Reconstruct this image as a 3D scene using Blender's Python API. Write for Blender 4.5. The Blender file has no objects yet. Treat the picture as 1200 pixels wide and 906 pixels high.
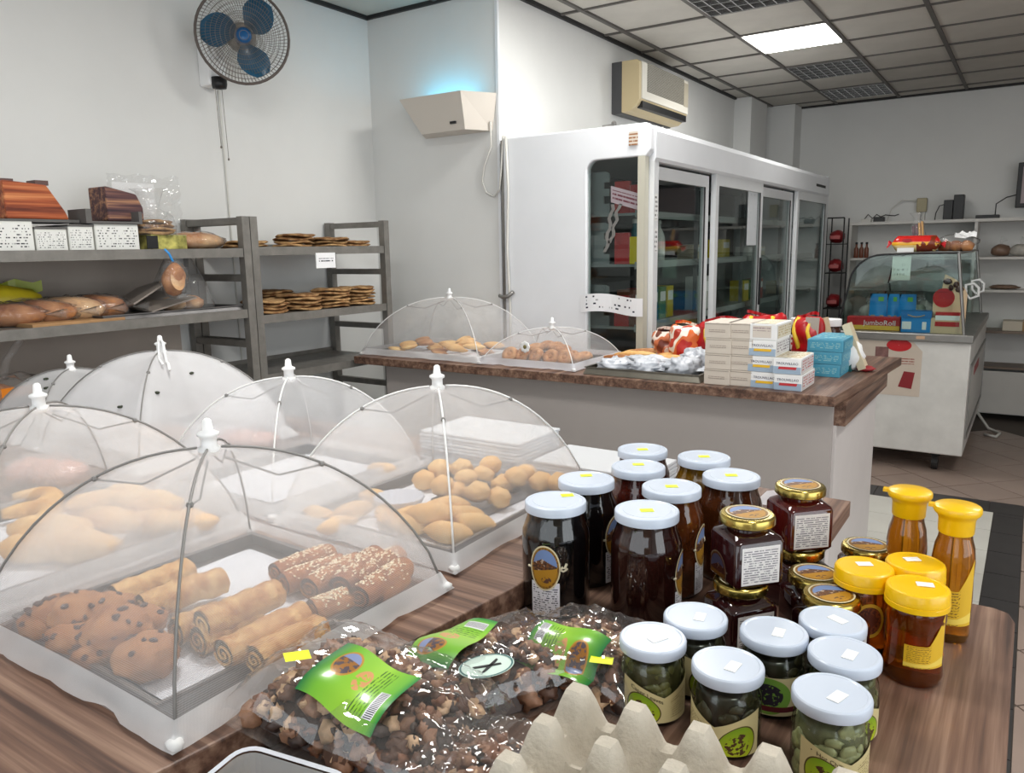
import bpy, bmesh, math, random
from mathutils import Vector, Matrix, noise as mnoise

# ------------------------------------------------------------------ camera, world, big lights, exposure
scene = bpy.context.scene
COL = scene.collection
YAW, PITCH, ROLL, FPX, CAMZ = math.radians(33.836), math.radians(10.028), math.radians(-1.002), 908.3, 1.5
_f = Vector((-math.sin(YAW)*math.cos(PITCH), math.cos(YAW)*math.cos(PITCH), -math.sin(PITCH)))
_r0 = Vector((math.cos(YAW), math.sin(YAW), 0)); _u0 = _r0.cross(_f)
_r = math.cos(ROLL)*_r0 + math.sin(ROLL)*_u0
_u = -math.sin(ROLL)*_r0 + math.cos(ROLL)*_u0
CAM = Vector((0, 0, CAMZ))
cd = bpy.data.cameras.new('camera'); cam = bpy.data.objects.new('camera', cd); COL.objects.link(cam)
cam.matrix_world = Matrix(((_r.x, _u.x, -_f.x, 0), (_r.y, _u.y, -_f.y, 0), (_r.z, _u.z, -_f.z, CAMZ), (0, 0, 0, 1)))
cd.sensor_width = 36; cd.lens = FPX/1200*36; cd.clip_start = .02
scene.camera = cam

world = bpy.data.worlds.new('world'); scene.world = world; world.use_nodes = True
world.node_tree.nodes['Background'].inputs[0].default_value = (.80, .90, 1, 1)
world.node_tree.nodes['Background'].inputs[1].default_value = .5

def area(name, loc, target, sx, sy, power, col):
    d = bpy.data.lights.new(name, 'AREA'); d.shape = 'RECTANGLE'; d.size = sx; d.size_y = sy; d.energy = power; d.color = col
    o = bpy.data.objects.new(name, d); COL.objects.link(o); o.location = loc
    o.rotation_euler = (Vector(target)-Vector(loc)).to_track_quat('-Z', 'Y').to_euler()
    return o
area('daylight_side_window', (2.93, .55, 1.55), (-1, .55, 1.45), 3.6, 1.9, 62, (.93, .97, 1))
area('daylight_shopfront', (-.2, -2.42, 1.55), (-.2, 1, 1.45), 4.4, 1.9, 50, (.93, .97, 1))
vs = scene.view_settings
vs.view_transform = 'Standard'; vs.look = 'None'; vs.exposure = 0.0; vs.gamma = 1; vs.use_curve_mapping = False
scene.cycles.transparent_max_bounces = 40
scene.cycles.max_bounces = 8; scene.cycles.diffuse_bounces = 4; scene.cycles.glossy_bounces = 4; scene.cycles.transmission_bounces = 8
scene.cycles.caustics_reflective = False; scene.cycles.caustics_refractive = False
scene.cycles.sample_clamp_indirect = 4

# ------------------------------------------------------------------ helpers
R = math.radians
def P(px, py, z):                       # the point at height z seen at a pixel of the 1200x906 frame
    d = _r*((px-600)/FPX) + _u*((453-py)/FPX) + _f
    return CAM + d*((z-CAMZ)/d.z)
def PX(px, py, x):
    d = _r*((px-600)/FPX) + _u*((453-py)/FPX) + _f
    return CAM + d*(x/d.x)
def PY(px, py, y):
    d = _r*((px-600)/FPX) + _u*((453-py)/FPX) + _f
    return CAM + d*(y/d.y)
def camang(x, y): return math.atan2(-y, -x)

class MB:
    def __init__(s): s.v = []; s.f = []; s.m = []; s.uv = []; s.hasuv = False
    def add(s, vs, fs, mi=0, M=None, uv=None):
        o = len(s.v)
        for i, p in enumerate(vs):
            p = Vector(p); s.v.append(M @ p if M else p)
            s.uv.append(uv[i] if uv else (0, 0))
        if uv: s.hasuv = True
        for f in fs: s.f.append(tuple(a+o for a in f)); s.m.append(mi)
        return s
    def box(s, x0, x1, y0, y1, z0, z1, mi=0, M=None):
        v = [(x0,y0,z0),(x1,y0,z0),(x1,y1,z0),(x0,y1,z0),(x0,y0,z1),(x1,y0,z1),(x1,y1,z1),(x0,y1,z1)]
        return s.add(v, [(0,3,2,1),(4,5,6,7),(0,1,5,4),(1,2,6,5),(2,3,7,6),(3,0,4,7)], mi, M)
    def cbox(s, c, size, rz=0, mi=0):
        a, b, d = size[0]/2, size[1]/2, size[2]/2
        return s.box(-a, a, -b, b, -d, d, mi, Matrix.Translation(c) @ Matrix.Rotation(rz, 4, 'Z'))
    def tube(s, pts, r, seg=6, mi=0, closed=False):
        pts = [Vector(p) for p in pts]; n = len(pts); rs = r if isinstance(r, (list, tuple)) else [r]*n
        vs, fs, prev = [], [], None
        for i, p in enumerate(pts):
            if closed: t = (pts[(i+1) % n]-pts[i-1])
            else: t = pts[min(i+1, n-1)]-pts[max(i-1, 0)]
            if t.length < 1e-9: t = Vector((0, 0, 1))
            t.normalize()
            a = prev if prev is not None else (Vector((0, 0, 1)) if abs(t.z) < .9 else Vector((1, 0, 0)))
            a = (a-t*a.dot(t)); a = a.normalized() if a.length > 1e-6 else t.orthogonal().normalized()
            prev = a; b = t.cross(a)
            for k in range(seg):
                q = 2*math.pi*k/seg; vs.append(p+(a*math.cos(q)+b*math.sin(q))*rs[i])
        for i in range(n if closed else n-1):
            for k in range(seg):
                j = (i+1) % n; k2 = (k+1) % seg
                fs.append((i*seg+k, i*seg+k2, j*seg+k2, j*seg+k))
        if not closed:
            fs.append(tuple(range(seg))[::-1]); fs.append(tuple((n-1)*seg+k for k in range(seg)))
        return s.add(vs, fs, mi)
    def lathe(s, prof, seg=24, c=(0, 0, 0), mi=0, capb=True, capt=True, M=None):
        vs, fs = [], []
        n = len(prof)
        for r, z in prof:
            for k in range(seg):
                q = 2*math.pi*k/seg; vs.append((c[0]+r*math.cos(q), c[1]+r*math.sin(q), c[2]+z))
        for i in range(n-1):
            for k in range(seg):
                k2 = (k+1) % seg; fs.append((i*seg+k, i*seg+k2, (i+1)*seg+k2, (i+1)*seg+k))
        if capb: fs.append(tuple(range(seg))[::-1])
        if capt: fs.append(tuple((n-1)*seg+k for k in range(seg)))
        return s.add(vs, fs, mi, M)
    def grid(s, fn, nu, nv, mi=0, closeu=False):
        vs, fs, uv = [], [], []
        for j in range(nv+1):
            for i in range(nu if closeu else nu+1):
                u, v = i/nu, j/nv; vs.append(fn(u, v)); uv.append((u, v))
        w = nu if closeu else nu+1
        for j in range(nv):
            for i in range(nu):
                i2 = (i+1) % w if closeu else i+1
                fs.append((j*w+i, j*w+i2, (j+1)*w+i2, (j+1)*w+i))
        return s.add(vs, fs, mi, None, uv)
    def prism(s, poly, z0, z1, mi=0, M=None):
        n = len(poly)
        vs = [(x, y, z0) for x, y in poly]+[(x, y, z1) for x, y in poly]
        fs = [tuple(range(n))[::-1], tuple(range(n, 2*n))]+[(i, (i+1) % n, n+(i+1) % n, n+i) for i in range(n)]
        return s.add(vs, fs, mi, M)
    def mesh(s, name, mats, smooth=False, off=None):
        me = bpy.data.meshes.new(name)
        vs = [tuple(v-off) for v in s.v] if off is not None else [tuple(v) for v in s.v]
        me.from_pydata(vs, [], s.f)
        if not isinstance(mats, (list, tuple)): mats = [mats]
        for m in mats: me.materials.append(m)
        if len(mats) > 1: me.polygons.foreach_set('material_index', s.m)
        if s.hasuv:
            l = me.uv_layers.new(name='UVMap')
            for lp in me.loops: l.data[lp.index].uv = s.uv[lp.vertex_index]
        me.update()
        bm = bmesh.new(); bm.from_mesh(me); bmesh.ops.recalc_face_normals(bm, faces=bm.faces); bm.to_mesh(me); bm.free()
        if smooth: me.polygons.foreach_set('use_smooth', [True]*len(me.polygons)); me.update()
        return me
    def build(s, name, mats, parent=None, smooth=False, world=False, bevel=0, auto=False):
        off = Vector(parent.location) if (world and parent is not None) else None
        me = s.mesh(name, mats, smooth or auto, off)
        if auto: me.set_sharp_from_angle(angle=R(38))
        return link(name, me, parent, bevel)
def link(name, me, parent=None, bevel=0):
    o = bpy.data.objects.new(name, me); COL.objects.link(o)
    if parent is not None: o.parent = parent
    if bevel:
        m = o.modifiers.new('bevel', 'BEVEL'); m.width = bevel; m.segments = 2; m.limit_method = 'ANGLE'; m.angle_limit = R(40)
    return o
def tag(o, label, cat, group=None, kind=None):
    if label: o['label'] = label
    if cat: o['category'] = cat
    if group: o['group'] = group
    if kind: o['kind'] = kind
    return o
def thing(name, label, cat, loc=(0, 0, 0), rz=0, group=None):
    o = bpy.data.objects.new(name, None); COL.objects.link(o); o.empty_display_size = .02
    o.location = loc; o.rotation_euler = (0, 0, rz)
    return tag(o, label, cat, group)
def struct(o): o['kind'] = 'structure'; return o
def copy_tree(o, parent=None):
    c = o.copy(); COL.objects.link(c); c.parent = parent
    for ch in list(o.children): copy_tree(ch, c)
    return c
def dup(o, loc, rz=0, label=None, group=None, scale=None):
    c = copy_tree(o); c.location = loc; c.rotation_euler = (0, 0, rz)
    if label: c['label'] = label
    if group: c['group'] = group
    if scale: c.scale = (scale,)*3 if not isinstance(scale, (tuple, list)) else scale
    return c
ORD = ['first', 'second', 'third', 'fourth', 'fifth', 'sixth', 'seventh', 'eighth', 'ninth', 'tenth', 'eleventh', 'twelfth', 'thirteenth', 'fourteenth', 'fifteenth', 'sixteenth', 'seventeenth', 'eighteenth']

# ------------------------------------------------------------------ lettering meshes (made first, while the scene is small)
TEXTS = ['TROUVILLAO', 'Caper Leaves', '•  Hot Chillies', 'JumboRoll']
TXT = {}
_cu = bpy.data.curves.new('t', 'FONT'); _to = bpy.data.objects.new('t', _cu); COL.objects.link(_to)
_cu.align_x = 'CENTER'; _cu.align_y = 'CENTER'; _cu.size = 1; _cu.resolution_u = 2
for t in TEXTS:
    _cu.body = t; bpy.context.view_layer.update()
    me = bpy.data.meshes.new_from_object(_to.evaluated_get(bpy.context.evaluated_depsgraph_get()))
    TXT[t] = ([tuple(v.co) for v in me.vertices], [tuple(p.vertices) for p in me.polygons])
    bpy.data.meshes.remove(me)
bpy.data.objects.remove(_to); bpy.data.curves.remove(_cu)
def lettering(t, fn, m, parent, w=None, h=None, name='lettering'):
    """fn(x, y) -> local point; the text is scaled to width w or height h"""
    vs, fs = TXT[t]
    xs = [v[0] for v in vs]; wd = max(xs)-min(xs); k = w/wd if w else h
    b = MB(); b.add([fn(v[0]*k, v[1]*k) for v in vs], fs)
    return b.build(name, m, parent)

# ------------------------------------------------------------------ materials
def lin(c):
    return tuple((x/255/12.92 if x/255 <= .04045 else ((x/255+.055)/1.055)**2.4) for x in c)+(1,)
class NT:
    def __init__(s, name):
        s.mat = bpy.data.materials.new(name); s.mat.use_nodes = True; s.t = s.mat.node_tree; s.t.nodes.clear()
        s.out = s.n('ShaderNodeOutputMaterial')
    def n(s, k, **kw):
        o = s.t.nodes.new(k)
        for a, b in kw.items(): setattr(o, a, b)
        return o
    def put(s, sock, val):
        if isinstance(val, bpy.types.NodeSocket): s.t.links.new(val, sock)
        elif val is not None:
            try: sock.default_value = val
            except Exception: sock.default_value = tuple(val)[:3]
    def math(s, op, a, b=None, c=None):
        o = s.n('ShaderNodeMath', operation=op); s.put(o.inputs[0], a)
        if b is not None: s.put(o.inputs[1], b)
        if c is not None: s.put(o.inputs[2], c)
        return o.outputs[0]
    def mix(s, fac, a, b):
        o = s.n('ShaderNodeMix', data_type='RGBA'); s.put(o.inputs[0], fac); s.put(o.inputs[6], a); s.put(o.inputs[7], b); return o.outputs[2]
    def coord(s, which='Object'): return s.n('ShaderNodeTexCoord').outputs[which]
    def uv(s):
        o = s.n('ShaderNodeSeparateXYZ'); s.put(o.inputs[0], s.coord('UV')); return o.outputs[0], o.outputs[1]
    def mapping(s, vec, scale=(1, 1, 1), rot=(0, 0, 0)):
        o = s.n('ShaderNodeMapping'); s.put(o.inputs[0], vec); o.inputs['Scale'].default_value = scale; o.inputs['Rotation'].default_value = rot; return o.outputs[0]
    def noise(s, vec=None, scale=5, detail=3, rough=.5):
        o = s.n('ShaderNodeTexNoise'); s.put(o.inputs['Vector'], vec if vec is not None else s.coord()); s.put(o.inputs['Scale'], scale); o.inputs['Detail'].default_value = detail; o.inputs['Roughness'].default_value = rough
        return o.outputs[0]
    def ramp(s, fac, stops):
        o = s.n('ShaderNodeValToRGB'); s.put(o.inputs[0], fac); e = o.color_ramp.elements
        while len(e) < len(stops): e.new(.5)
        for i, (p, c) in enumerate(stops): e[i].position = p; e[i].color = c
        return o.outputs[0]
    def inrange(s, x, a, b): return s.math('MULTIPLY', s.math('GREATER_THAN', x, a), s.math('LESS_THAN', x, b))
    def ellipse(s, u, v, cu, cv, ru, rv):     # 1 inside
        a = s.math('POWER', s.math('ABSOLUTE', s.math('DIVIDE', s.math('SUBTRACT', u, cu), ru)), 2)
        b = s.math('POWER', s.math('ABSOLUTE', s.math('DIVIDE', s.math('SUBTRACT', v, cv), rv)), 2)
        return s.math('LESS_THAN', s.math('ADD', a, b), 1)
    def bump(s, h, strength=.3, dist=.01):
        o = s.n('ShaderNodeBump'); s.put(o.inputs['Height'], h); o.inputs['Strength'].default_value = strength; o.inputs['Distance'].default_value = dist; return o.outputs[0]
    def principled(s, col, rough=.5, metal=0, spec=.5, trans=0, coat=0, normal=None, emit=None, es=0, alpha=None, ior=None, sss=0):
        p = s.n('ShaderNodeBsdfPrincipled'); s.put(p.inputs['Base Color'], col); s.put(p.inputs['Roughness'], rough); p.inputs['Metallic'].default_value = metal
        p.inputs['Specular IOR Level'].default_value = spec; p.inputs['Transmission Weight'].default_value = trans; p.inputs['Coat Weight'].default_value = coat; p.inputs['Coat Roughness'].default_value = .03
        if normal is not None: s.put(p.inputs['Normal'], normal)
        if emit is not None: s.put(p.inputs['Emission Color'], emit); p.inputs['Emission Strength'].default_value = es
        if alpha is not None: s.put(p.inputs['Alpha'], alpha)
        if ior: p.inputs['IOR'].default_value = ior
        if sss: p.inputs['Subsurface Weight'].default_value = sss; p.inputs['Subsurface Radius'].default_value = (.01, .006, .003)
        s.t.links.new(p.outputs[0], s.out.inputs[0]); return s.mat
MATS = {}
def mat(name, c, rough=.5, metal=0, var=.0, scale=12, bump=0, bscale=60, spec=.5, trans=0, coat=0, emit=None, es=0, ior=None, sss=0, var2=None):
    if name in MATS: return MATS[name]
    N = NT(name); col = lin(c)
    if var:
        k = N.noise(scale=scale, detail=4, rough=.6)
        a = tuple(x*(1-var) for x in col[:3])+(1,); b = lin(var2) if var2 else tuple(min(1, x*(1+var)) for x in col[:3])+(1,)
        col = N.ramp(k, [(.3, a), (.7, b)])
    nb = N.bump(N.noise(scale=bscale, detail=4), bump, .004) if bump else None
    MATS[name] = N.principled(col, rough, metal, spec, trans, coat, nb, lin(emit) if emit else None, es, None, ior, sss)
    return MATS[name]
def wood(name, axis, dark=(72, 52, 44), mid=(112, 84, 70), light=(150, 122, 104), rough=.42):
    N = NT(name); sc = [38, 38, 38]; sc[axis] = 1.1; sc2 = [130, 130, 130]; sc2[axis] = 3
    c = N.coord()
    a = N.noise(N.mapping(c, sc), 1, 5, .62); b = N.noise(N.mapping(c, sc2), 1, 3, .5)
    k = N.math('ADD', N.math('MULTIPLY', a, .75), N.math('MULTIPLY', b, .25))
    col = N.ramp(k, [(.38, lin(dark)), (.5, lin(mid)), (.63, lin(light))])
    return N.principled(col, rough, 0, .4, normal=N.bump(k, .15, .002))
def gauze(name, fac, tint=(250, 250, 252)):
    N = NT(name); u, v = N.uv()
    w = N.math('MULTIPLY', N.math('ADD', N.math('SINE', N.math('MULTIPLY', v, 2300)), N.math('SINE', N.math('MULTIPLY', u, 8200))), .05)
    big = N.math('MULTIPLY', N.math('SUBTRACT', N.noise(scale=9, detail=3), .5), .22)
    k = N.math('ADD', N.math('ADD', w, big), fac)
    d = N.n('ShaderNodeBsdfDiffuse'); d.inputs[0].default_value = lin(tint)
    t = N.n('ShaderNodeBsdfTranslucent'); t.inputs[0].default_value = lin(tint)
    m1 = N.n('ShaderNodeMixShader'); m1.inputs[0].default_value = .45; N.t.links.new(d.outputs[0], m1.inputs[1]); N.t.links.new(t.outputs[0], m1.inputs[2])
    tr = N.n('ShaderNodeBsdfTransparent')
    m = N.n('ShaderNodeMixShader'); N.put(m.inputs[0], k); N.t.links.new(tr.outputs[0], m.inputs[1]); N.t.links.new(m1.outputs[0], m.inputs[2])
    N.t.links.new(m.outputs[0], N.out.inputs[0]); return N.mat
def film(name, tint=(250, 250, 250), rough=.06, bump=.0, bscale=25, haze=0.0, ior=1.45):
    N = NT(name)
    lw = N.n('ShaderNodeLayerWeight'); lw.inputs[0].default_value = .5
    g = N.n('ShaderNodeBsdfGlossy'); g.inputs['Roughness'].default_value = rough
    if bump:
        nb = N.bump(N.noise(scale=bscale, detail=2), bump, .02); N.put(g.inputs['Normal'], nb); N.put(lw.inputs['Normal'], nb)
    f0 = ((ior-1)/(ior+1))**2
    fac = N.math('ADD', f0, N.math('MULTIPLY', N.math('POWER', lw.outputs['Facing'], 5), 1-f0))
    tr = N.n('ShaderNodeBsdfTransparent'); tr.inputs[0].default_value = lin(tint)
    m = N.n('ShaderNodeMixShader'); N.put(m.inputs[0], fac); N.t.links.new(tr.outputs[0], m.inputs[1]); N.t.links.new(g.outputs[0], m.inputs[2])
    last = m
    if haze:
        d = N.n('ShaderNodeBsdfDiffuse'); d.inputs[0].default_value = (.8, .8, .8, 1)
        m2 = N.n('ShaderNodeMixShader'); m2.inputs[0].default_value = haze; N.t.links.new(m.outputs[0], m2.inputs[1]); N.t.links.new(d.outputs[0], m2.inputs[2]); last = m2
    N.t.links.new(last.outputs[0], N.out.inputs[0]); return N.mat
def bread(name, light, dark, scale=14, bump=.5, bscale=60, rough=.7, lo=.35, hi=.7):
    N = NT(name); g = N.coord()
    k = N.noise(g, scale, 5, .6)
    ob = N.n('ShaderNodeObjectInfo').outputs['Random']
    k = N.math('ADD', k, N.math('MULTIPLY', N.math('SUBTRACT', ob, .5), .12))
    col = N.ramp(k, [(lo, lin(dark)), (hi, lin(light))])
    return N.principled(col, rough, 0, .3, normal=N.bump(N.noise(g, bscale, 5, .6), bump, .003))
def printed(name, bg, ink, rows=14, u0=.08, u1=.92, v0=.08, v1=.92, cover=.5, rough=.45, extra=None, wscale=26):
    """small print: rows of broken dark dashes in UV space"""
    N = NT(name); u, v = N.uv()
    row = N.math('LESS_THAN', N.math('FRACT', N.math('MULTIPLY', v, rows)), .45)
    cell = N.math('FLOOR', N.math('MULTIPLY', v, rows))
    cb = N.n('ShaderNodeCombineXYZ'); N.put(cb.inputs[0], N.math('MULTIPLY', u, wscale)); N.put(cb.inputs[1], N.math('MULTIPLY', cell, 7.3))
    k = N.math('LESS_THAN', N.noise(cb.outputs[0], 1, 2, .6), cover)
    m = N.math('MULTIPLY', N.math('MULTIPLY', row, k), N.math('MULTIPLY', N.inrange(u, u0, u1), N.inrange(v, v0, v1)))
    col = N.mix(m, lin(bg), lin(ink))
    if extra: col = extra(N, u, v, col)
    return N.principled(col, rough, 0, .3)

white_wall = None
def wallmat(name, c):
    N = NT(name); k = N.noise(scale=1.3, detail=5, rough=.6); a = lin(c)
    col = N.ramp(k, [(.3, tuple(x*.93 for x in a[:3])+(1,)), (.7, a)])
    return N.principled(col, .75, 0, .2, normal=N.bump(N.noise(scale=40, detail=4), .12, .003))
M_wall = wallmat('wall_plaster', (226, 226, 224))
M_ceil = mat('ceiling_tile', (196, 192, 184), .85, var=.06, scale=4, bump=.25, bscale=300, spec=.1)
M_bar = mat('ceiling_bar', (92, 88, 84), .6)
M_white = mat('white_enamel', (232, 234, 238), .35, var=.03, scale=3)
M_wplas = mat('white_plastic', (240, 240, 240), .35)
M_steel = mat('steel', (150, 148, 145), .38, .85, var=.12, scale=9)
M_rack = mat('rack_steel', (132, 129, 124), .5, .55, var=.15, scale=18, bump=.1)
M_tray = mat('tray_metal', (128, 126, 126), .42, .7, var=.18, scale=16)
M_black = mat('black_plastic', (22, 22, 24), .45)
M_dark = mat('dark_rubber', (34, 33, 33), .6)
M_woodX = wood('wood_laminate_x', 0); M_woodY = wood('wood_laminate_y', 1)
M_glass = film('clear_glass', (238, 244, 242), .015)
M_film = film('plastic_film', (252, 252, 252), .10, .45, 22, .05, 1.55)
M_filmd = film('cellophane', (252, 252, 252), .05, .8, 13, .03, 1.8)
M_gauze = gauze('gauze', .31); M_gauzed = gauze('dense_gauze', .68); M_hem = gauze('hem_gauze', .66); M_gauzel = gauze('light_gauze', .19)
M_paper = mat('baking_paper', (226, 228, 236), .7, var=.04, scale=10, bump=.3, bscale=25)
M_card = mat('white_card', (240, 240, 240), .6)
M_rib = mat('cover_rib', (128, 126, 124), .5); M_ribw = mat('cover_rib_white', (225, 225, 225), .5)
M_ylabel = mat('yellow_sticker', (236, 246, 20), .5)
M_ink = mat('black_ink', (26, 26, 28), .6)
M_red = mat('red_print', (186, 24, 32), .45); M_blue = mat('blue_print', (30, 140, 214), .4)
M_gold = mat('gold_tin', (190, 168, 92), .22, 1)
M_lidw = mat('lid_white', (200, 210, 226), .3, coat=.3)
M_cable = mat('cable', (206, 204, 198), .5)
# ================================================================== the room
W1X, TRAPY, ACX, BACKY, RX, RY, CEIL = -3.18, 3.37, -2.31, 7.91, 3.0, -2.5, 2.77
def wall(name, x0, x1, y0, y1, z0=0, z1=CEIL+.3, m=None):
    return struct(MB().box(x0, x1, y0, y1, z0, z1).build(name, m or M_wall))
wall('wall_left', W1X-.15, W1X, RY-.15, TRAPY+.15)
wall('wall_return', W1X, ACX, TRAPY, TRAPY+.15)
wall('wall_fridge_side', ACX-.15, ACX, TRAPY+.15, BACKY+.15)
# plaster corner bead along the outer corner
struct(MB().box(ACX-.012, ACX+.004, TRAPY-.004, TRAPY+.012, 0, CEIL).build('trim_1', M_white))
wall('wall_back', ACX, RX+.15, BACKY, BACKY+.15)
# two shallow pilasters at the far end
struct(MB().box(ACX, -2.16, 7.03, 7.50, 0, CEIL).build('wall_pilaster', M_wall))
struct(MB().box(ACX, -1.95, 7.66, BACKY, 0, CEIL).build('wall_corner_pilaster', M_wall))
# right wall and shopfront with window openings (behind and beside the camera)
def wall_open(name, along, c0, c1, fixed0, fixed1, a, b, z0, z1):
    mb = MB()
    for (p, q, u, w) in ((c0, a, 0, CEIL+.3), (b, c1, 0, CEIL+.3), (a, b, 0, z0), (a, b, z1, CEIL+.3)):
        if along == 'y': mb.box(fixed0, fixed1, p, q, u, w)
        else: mb.box(p, q, fixed0, fixed1, u, w)
    return struct(mb.build(name, M_wall))
wall_open('wall_right', 'y', RY, BACKY, RX, RX+.15, -1.3, 2.4, .55, 2.55)
wall_open('wall_front', 'x', W1X, RX, RY-.15, RY, -2.5, 2.1, .55, 2.55)
def window(name, along, fixed, a, b, z0, z1):
    fr, gl = MB(), MB(); n = 4
    for i in range(n+1):
        t = a+(b-a)*i/n
        if along == 'y': fr.box(fixed+.04, fixed+.10, t-.03, t+.03, z0, z1)
        else: fr.box(t-.03, t+.03, fixed-.10, fixed-.04, z0, z1)
    for z in (z0, z1-.05):
        if along == 'y': fr.box(fixed+.035, fixed+.105, a, b, z, z+.05)
        else: fr.box(a, b, fixed-.105, fixed-.035, z, z+.05)
    f = struct(fr.build(name, M_white))
    for i in range(n):
        t0, t1 = a+(b-a)*i/n+.03, a+(b-a)*(i+1)/n-.03
        g = MB()
        if along == 'y': g.box(fixed+.066, fixed+.072, t0, t1, z0+.05, z1-.05)
        else: g.box(t0, t1, fixed-.072, fixed-.066, z0+.05, z1-.05)
        g.build('pane', M_glass, f)
window('window_1', 'y', RX, -1.3, 2.4, .55, 2.55)
window('window_2', 'x', RY, -2.5, 2.1, .55, 2.55)

# ceiling: slab, bars, loose tiles and louvre lights
ceil = struct(MB().box(W1X-.15, RX+.15, RY-.15, BACKY+.15, CEIL+.06, CEIL+.3).build('ceiling', mat('ceiling_void', (70, 68, 66), .9)))
GX0, GPX, GY0, GPY = -2.16, .52, 5.03, .53
xl = [W1X]+[GX0+GPX*k for k in range(-1, 10) if W1X+.1 < GX0+GPX*k < RX-.05]+[RX]
yl = [RY]+[GY0+GPY*k for k in range(-14, 6) if RY+.1 < GY0+GPY*k < BACKY-.05]+[BACKY]
for x in xl[1:-1]:
    MB().box(x-.012, x+.012, RY, BACKY, CEIL-.004, CEIL+.02).build('ceiling_bar', M_bar, ceil)
for y in yl[1:-1]:
    MB().box(W1X, RX, y-.009, y+.009, CEIL-.002, CEIL+.018).build('ceiling_bar', M_bar, ceil)
for (x0, x1, y0, y1) in ((W1X, W1X+.02, RY, TRAPY), (W1X, ACX, TRAPY-.02, TRAPY), (ACX, ACX+.02, TRAPY, 7.03), (-1.95, RX, BACKY-.02, BACKY)):
    MB().box(x0, x1, y0, y1, CEIL-.012, CEIL+.01).build('edge_bar', M_dark, ceil)
LIGHTS = {(-1.64, 3.97): 0, (-1.64, 5.03): 1, (-1.64, 6.09): 0, (-1.64, 7.15): 0, (-1.64, 2.91): 1, (.44, -.27): 1, (.44, 1.85): 1, (.44, 3.97): 1, (-1.64, .79): 1}
def is_light(x, y):
    for (a, b), on in LIGHTS.items():
        if abs(x-a) < .05 and abs(y-b) < .05: return True
_tm = {}
for i in range(len(xl)-1):
    for j in range(len(yl)-1):
        x0, x1, y0, y1 = xl[i], xl[i+1], yl[j], yl[j+1]
        if is_light(x0, y0) or (x1 <= ACX-.1 and y0 > TRAPY): continue
        key = (round(x1-x0, 3), round(y1-y0, 3))
        if key not in _tm:
            w, d = key[0]/2-.008, key[1]/2-.008
            _tm[key] = MB().box(-w, w, -d, d, 0, .015).mesh('ceiling_tile', M_ceil)
        o = link('ceiling_tile', _tm[key], ceil); o.location = ((x0+x1)/2, (y0+y1)/2, CEIL+.005+random.Random(i*40+j).uniform(0, .004))
M_lit = mat('lit_panel', (255, 255, 250), .5, emit=(255, 254, 246), es=7)
M_louv = mat('louvre_metal', (205, 205, 205), .25, .9)
wherel = {(-1.64, 3.97): 'nearest to the top of the picture', (-1.64, 6.09): 'just beyond the lit panel', (-1.64, 7.15): 'closest to the back wall'}
k = 0
for (x0, y0), on in LIGHTS.items():
    x1, y1 = x0+GPX, y0+GPY; c = ((x0+x1)/2, (y0+y1)/2, CEIL)
    if on:
        vis = (x0, y0) == (-1.64, 5.03)
        lt = thing('ceiling_light', 'bright lit square ceiling panel between dark louvre fittings' if vis else 'lit square ceiling panel above the %s' % {(-1.64, 2.91): 'middle counter', (.44, -.27): 'camera, out of frame', (.44, 1.85): 'jar table side aisle', (.44, 3.97): 'aisle before the display case', (-1.64, .79): 'mesh food covers'}[(x0, y0)], 'ceiling light', c, 0, 'square ceiling light fittings')
        MB().box(x0+.02, x1-.02, y0+.02, y1-.02, CEIL-.006, CEIL+.01).build('diffuser', M_lit, lt, world=True)
        MB().box(x0, x1, y0, y1, CEIL+.012, CEIL+.05).build('housing', M_white, lt, world=True)
        a = area('ceiling_light_glow', (c[0], c[1], CEIL-.02), (c[0], c[1], 0), .46, .46, {(-1.64, 5.03): 10, (-1.64, 2.91): 22, (.44, 3.97): 14, (-1.64, .79): 22}.get((x0, y0), 12), (1, .985, .95))
    else:
        lt = thing('louvre_light', 'unlit louvred ceiling light fitting %s' % wherel[(x0, y0)], 'ceiling light', c, 0, 'square ceiling light fittings')
        MB().box(x0+.01, x1-.01, y0+.01, y1-.01, CEIL+.03, CEIL+.055).build('reflector', mat('reflector', (120, 118, 112), .3, .8), lt, world=True)
        for q in range(9):
            t = x0+.015+(GPX-.03)*q/8
            MB().box(t-.003, t+.003, y0+.012, y1-.012, CEIL-.004, CEIL+.03).build('louvre_blade', M_louv, lt, world=True)
        for q in range(6):
            t = y0+.015+(GPY-.03)*q/5
            MB().box(x0+.012, x1-.012, t-.003, t+.003, CEIL-.005, CEIL+.03).build('louvre_blade', M_louv, lt, world=True)

# floor: slab + loose tiles (diagonal beige, dark border, pale inner field)
M_grout = mat('grout', (86, 78, 72), .8)
floor = struct(MB().box(W1X-.1, RX+.1, RY-.1, BACKY+.1, -.15, -.006).build('floor', M_grout))
M_fbeige = mat('floor_tile_beige', (150, 132, 122), .32, var=.08, scale=3, spec=.4)
M_fdark = mat('floor_tile_dark', (52, 50, 50), .4, var=.15, scale=8)
M_fpale = mat('floor_tile_pale', (206, 204, 196), .35, var=.06, scale=4)
def clip(poly, x0, x1, y0, y1):
    for ax, lim, sg in ((0, x0, 1), (0, x1, -1), (1, y0, 1), (1, y1, -1)):
        out = []
        for i in range(len(poly)):
            p, q = poly[i-1], poly[i]
            dp, dq = (p[ax]-lim)*sg, (q[ax]-lim)*sg
            if (dp >= 0) != (dq >= 0):
                t = dp/(dp-dq); out.append((p[0]+(q[0]-p[0])*t, p[1]+(q[1]-p[1])*t))
            if dq >= 0: out.append(q)
        poly = out
        if len(poly) < 3: return None
    return poly
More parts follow.
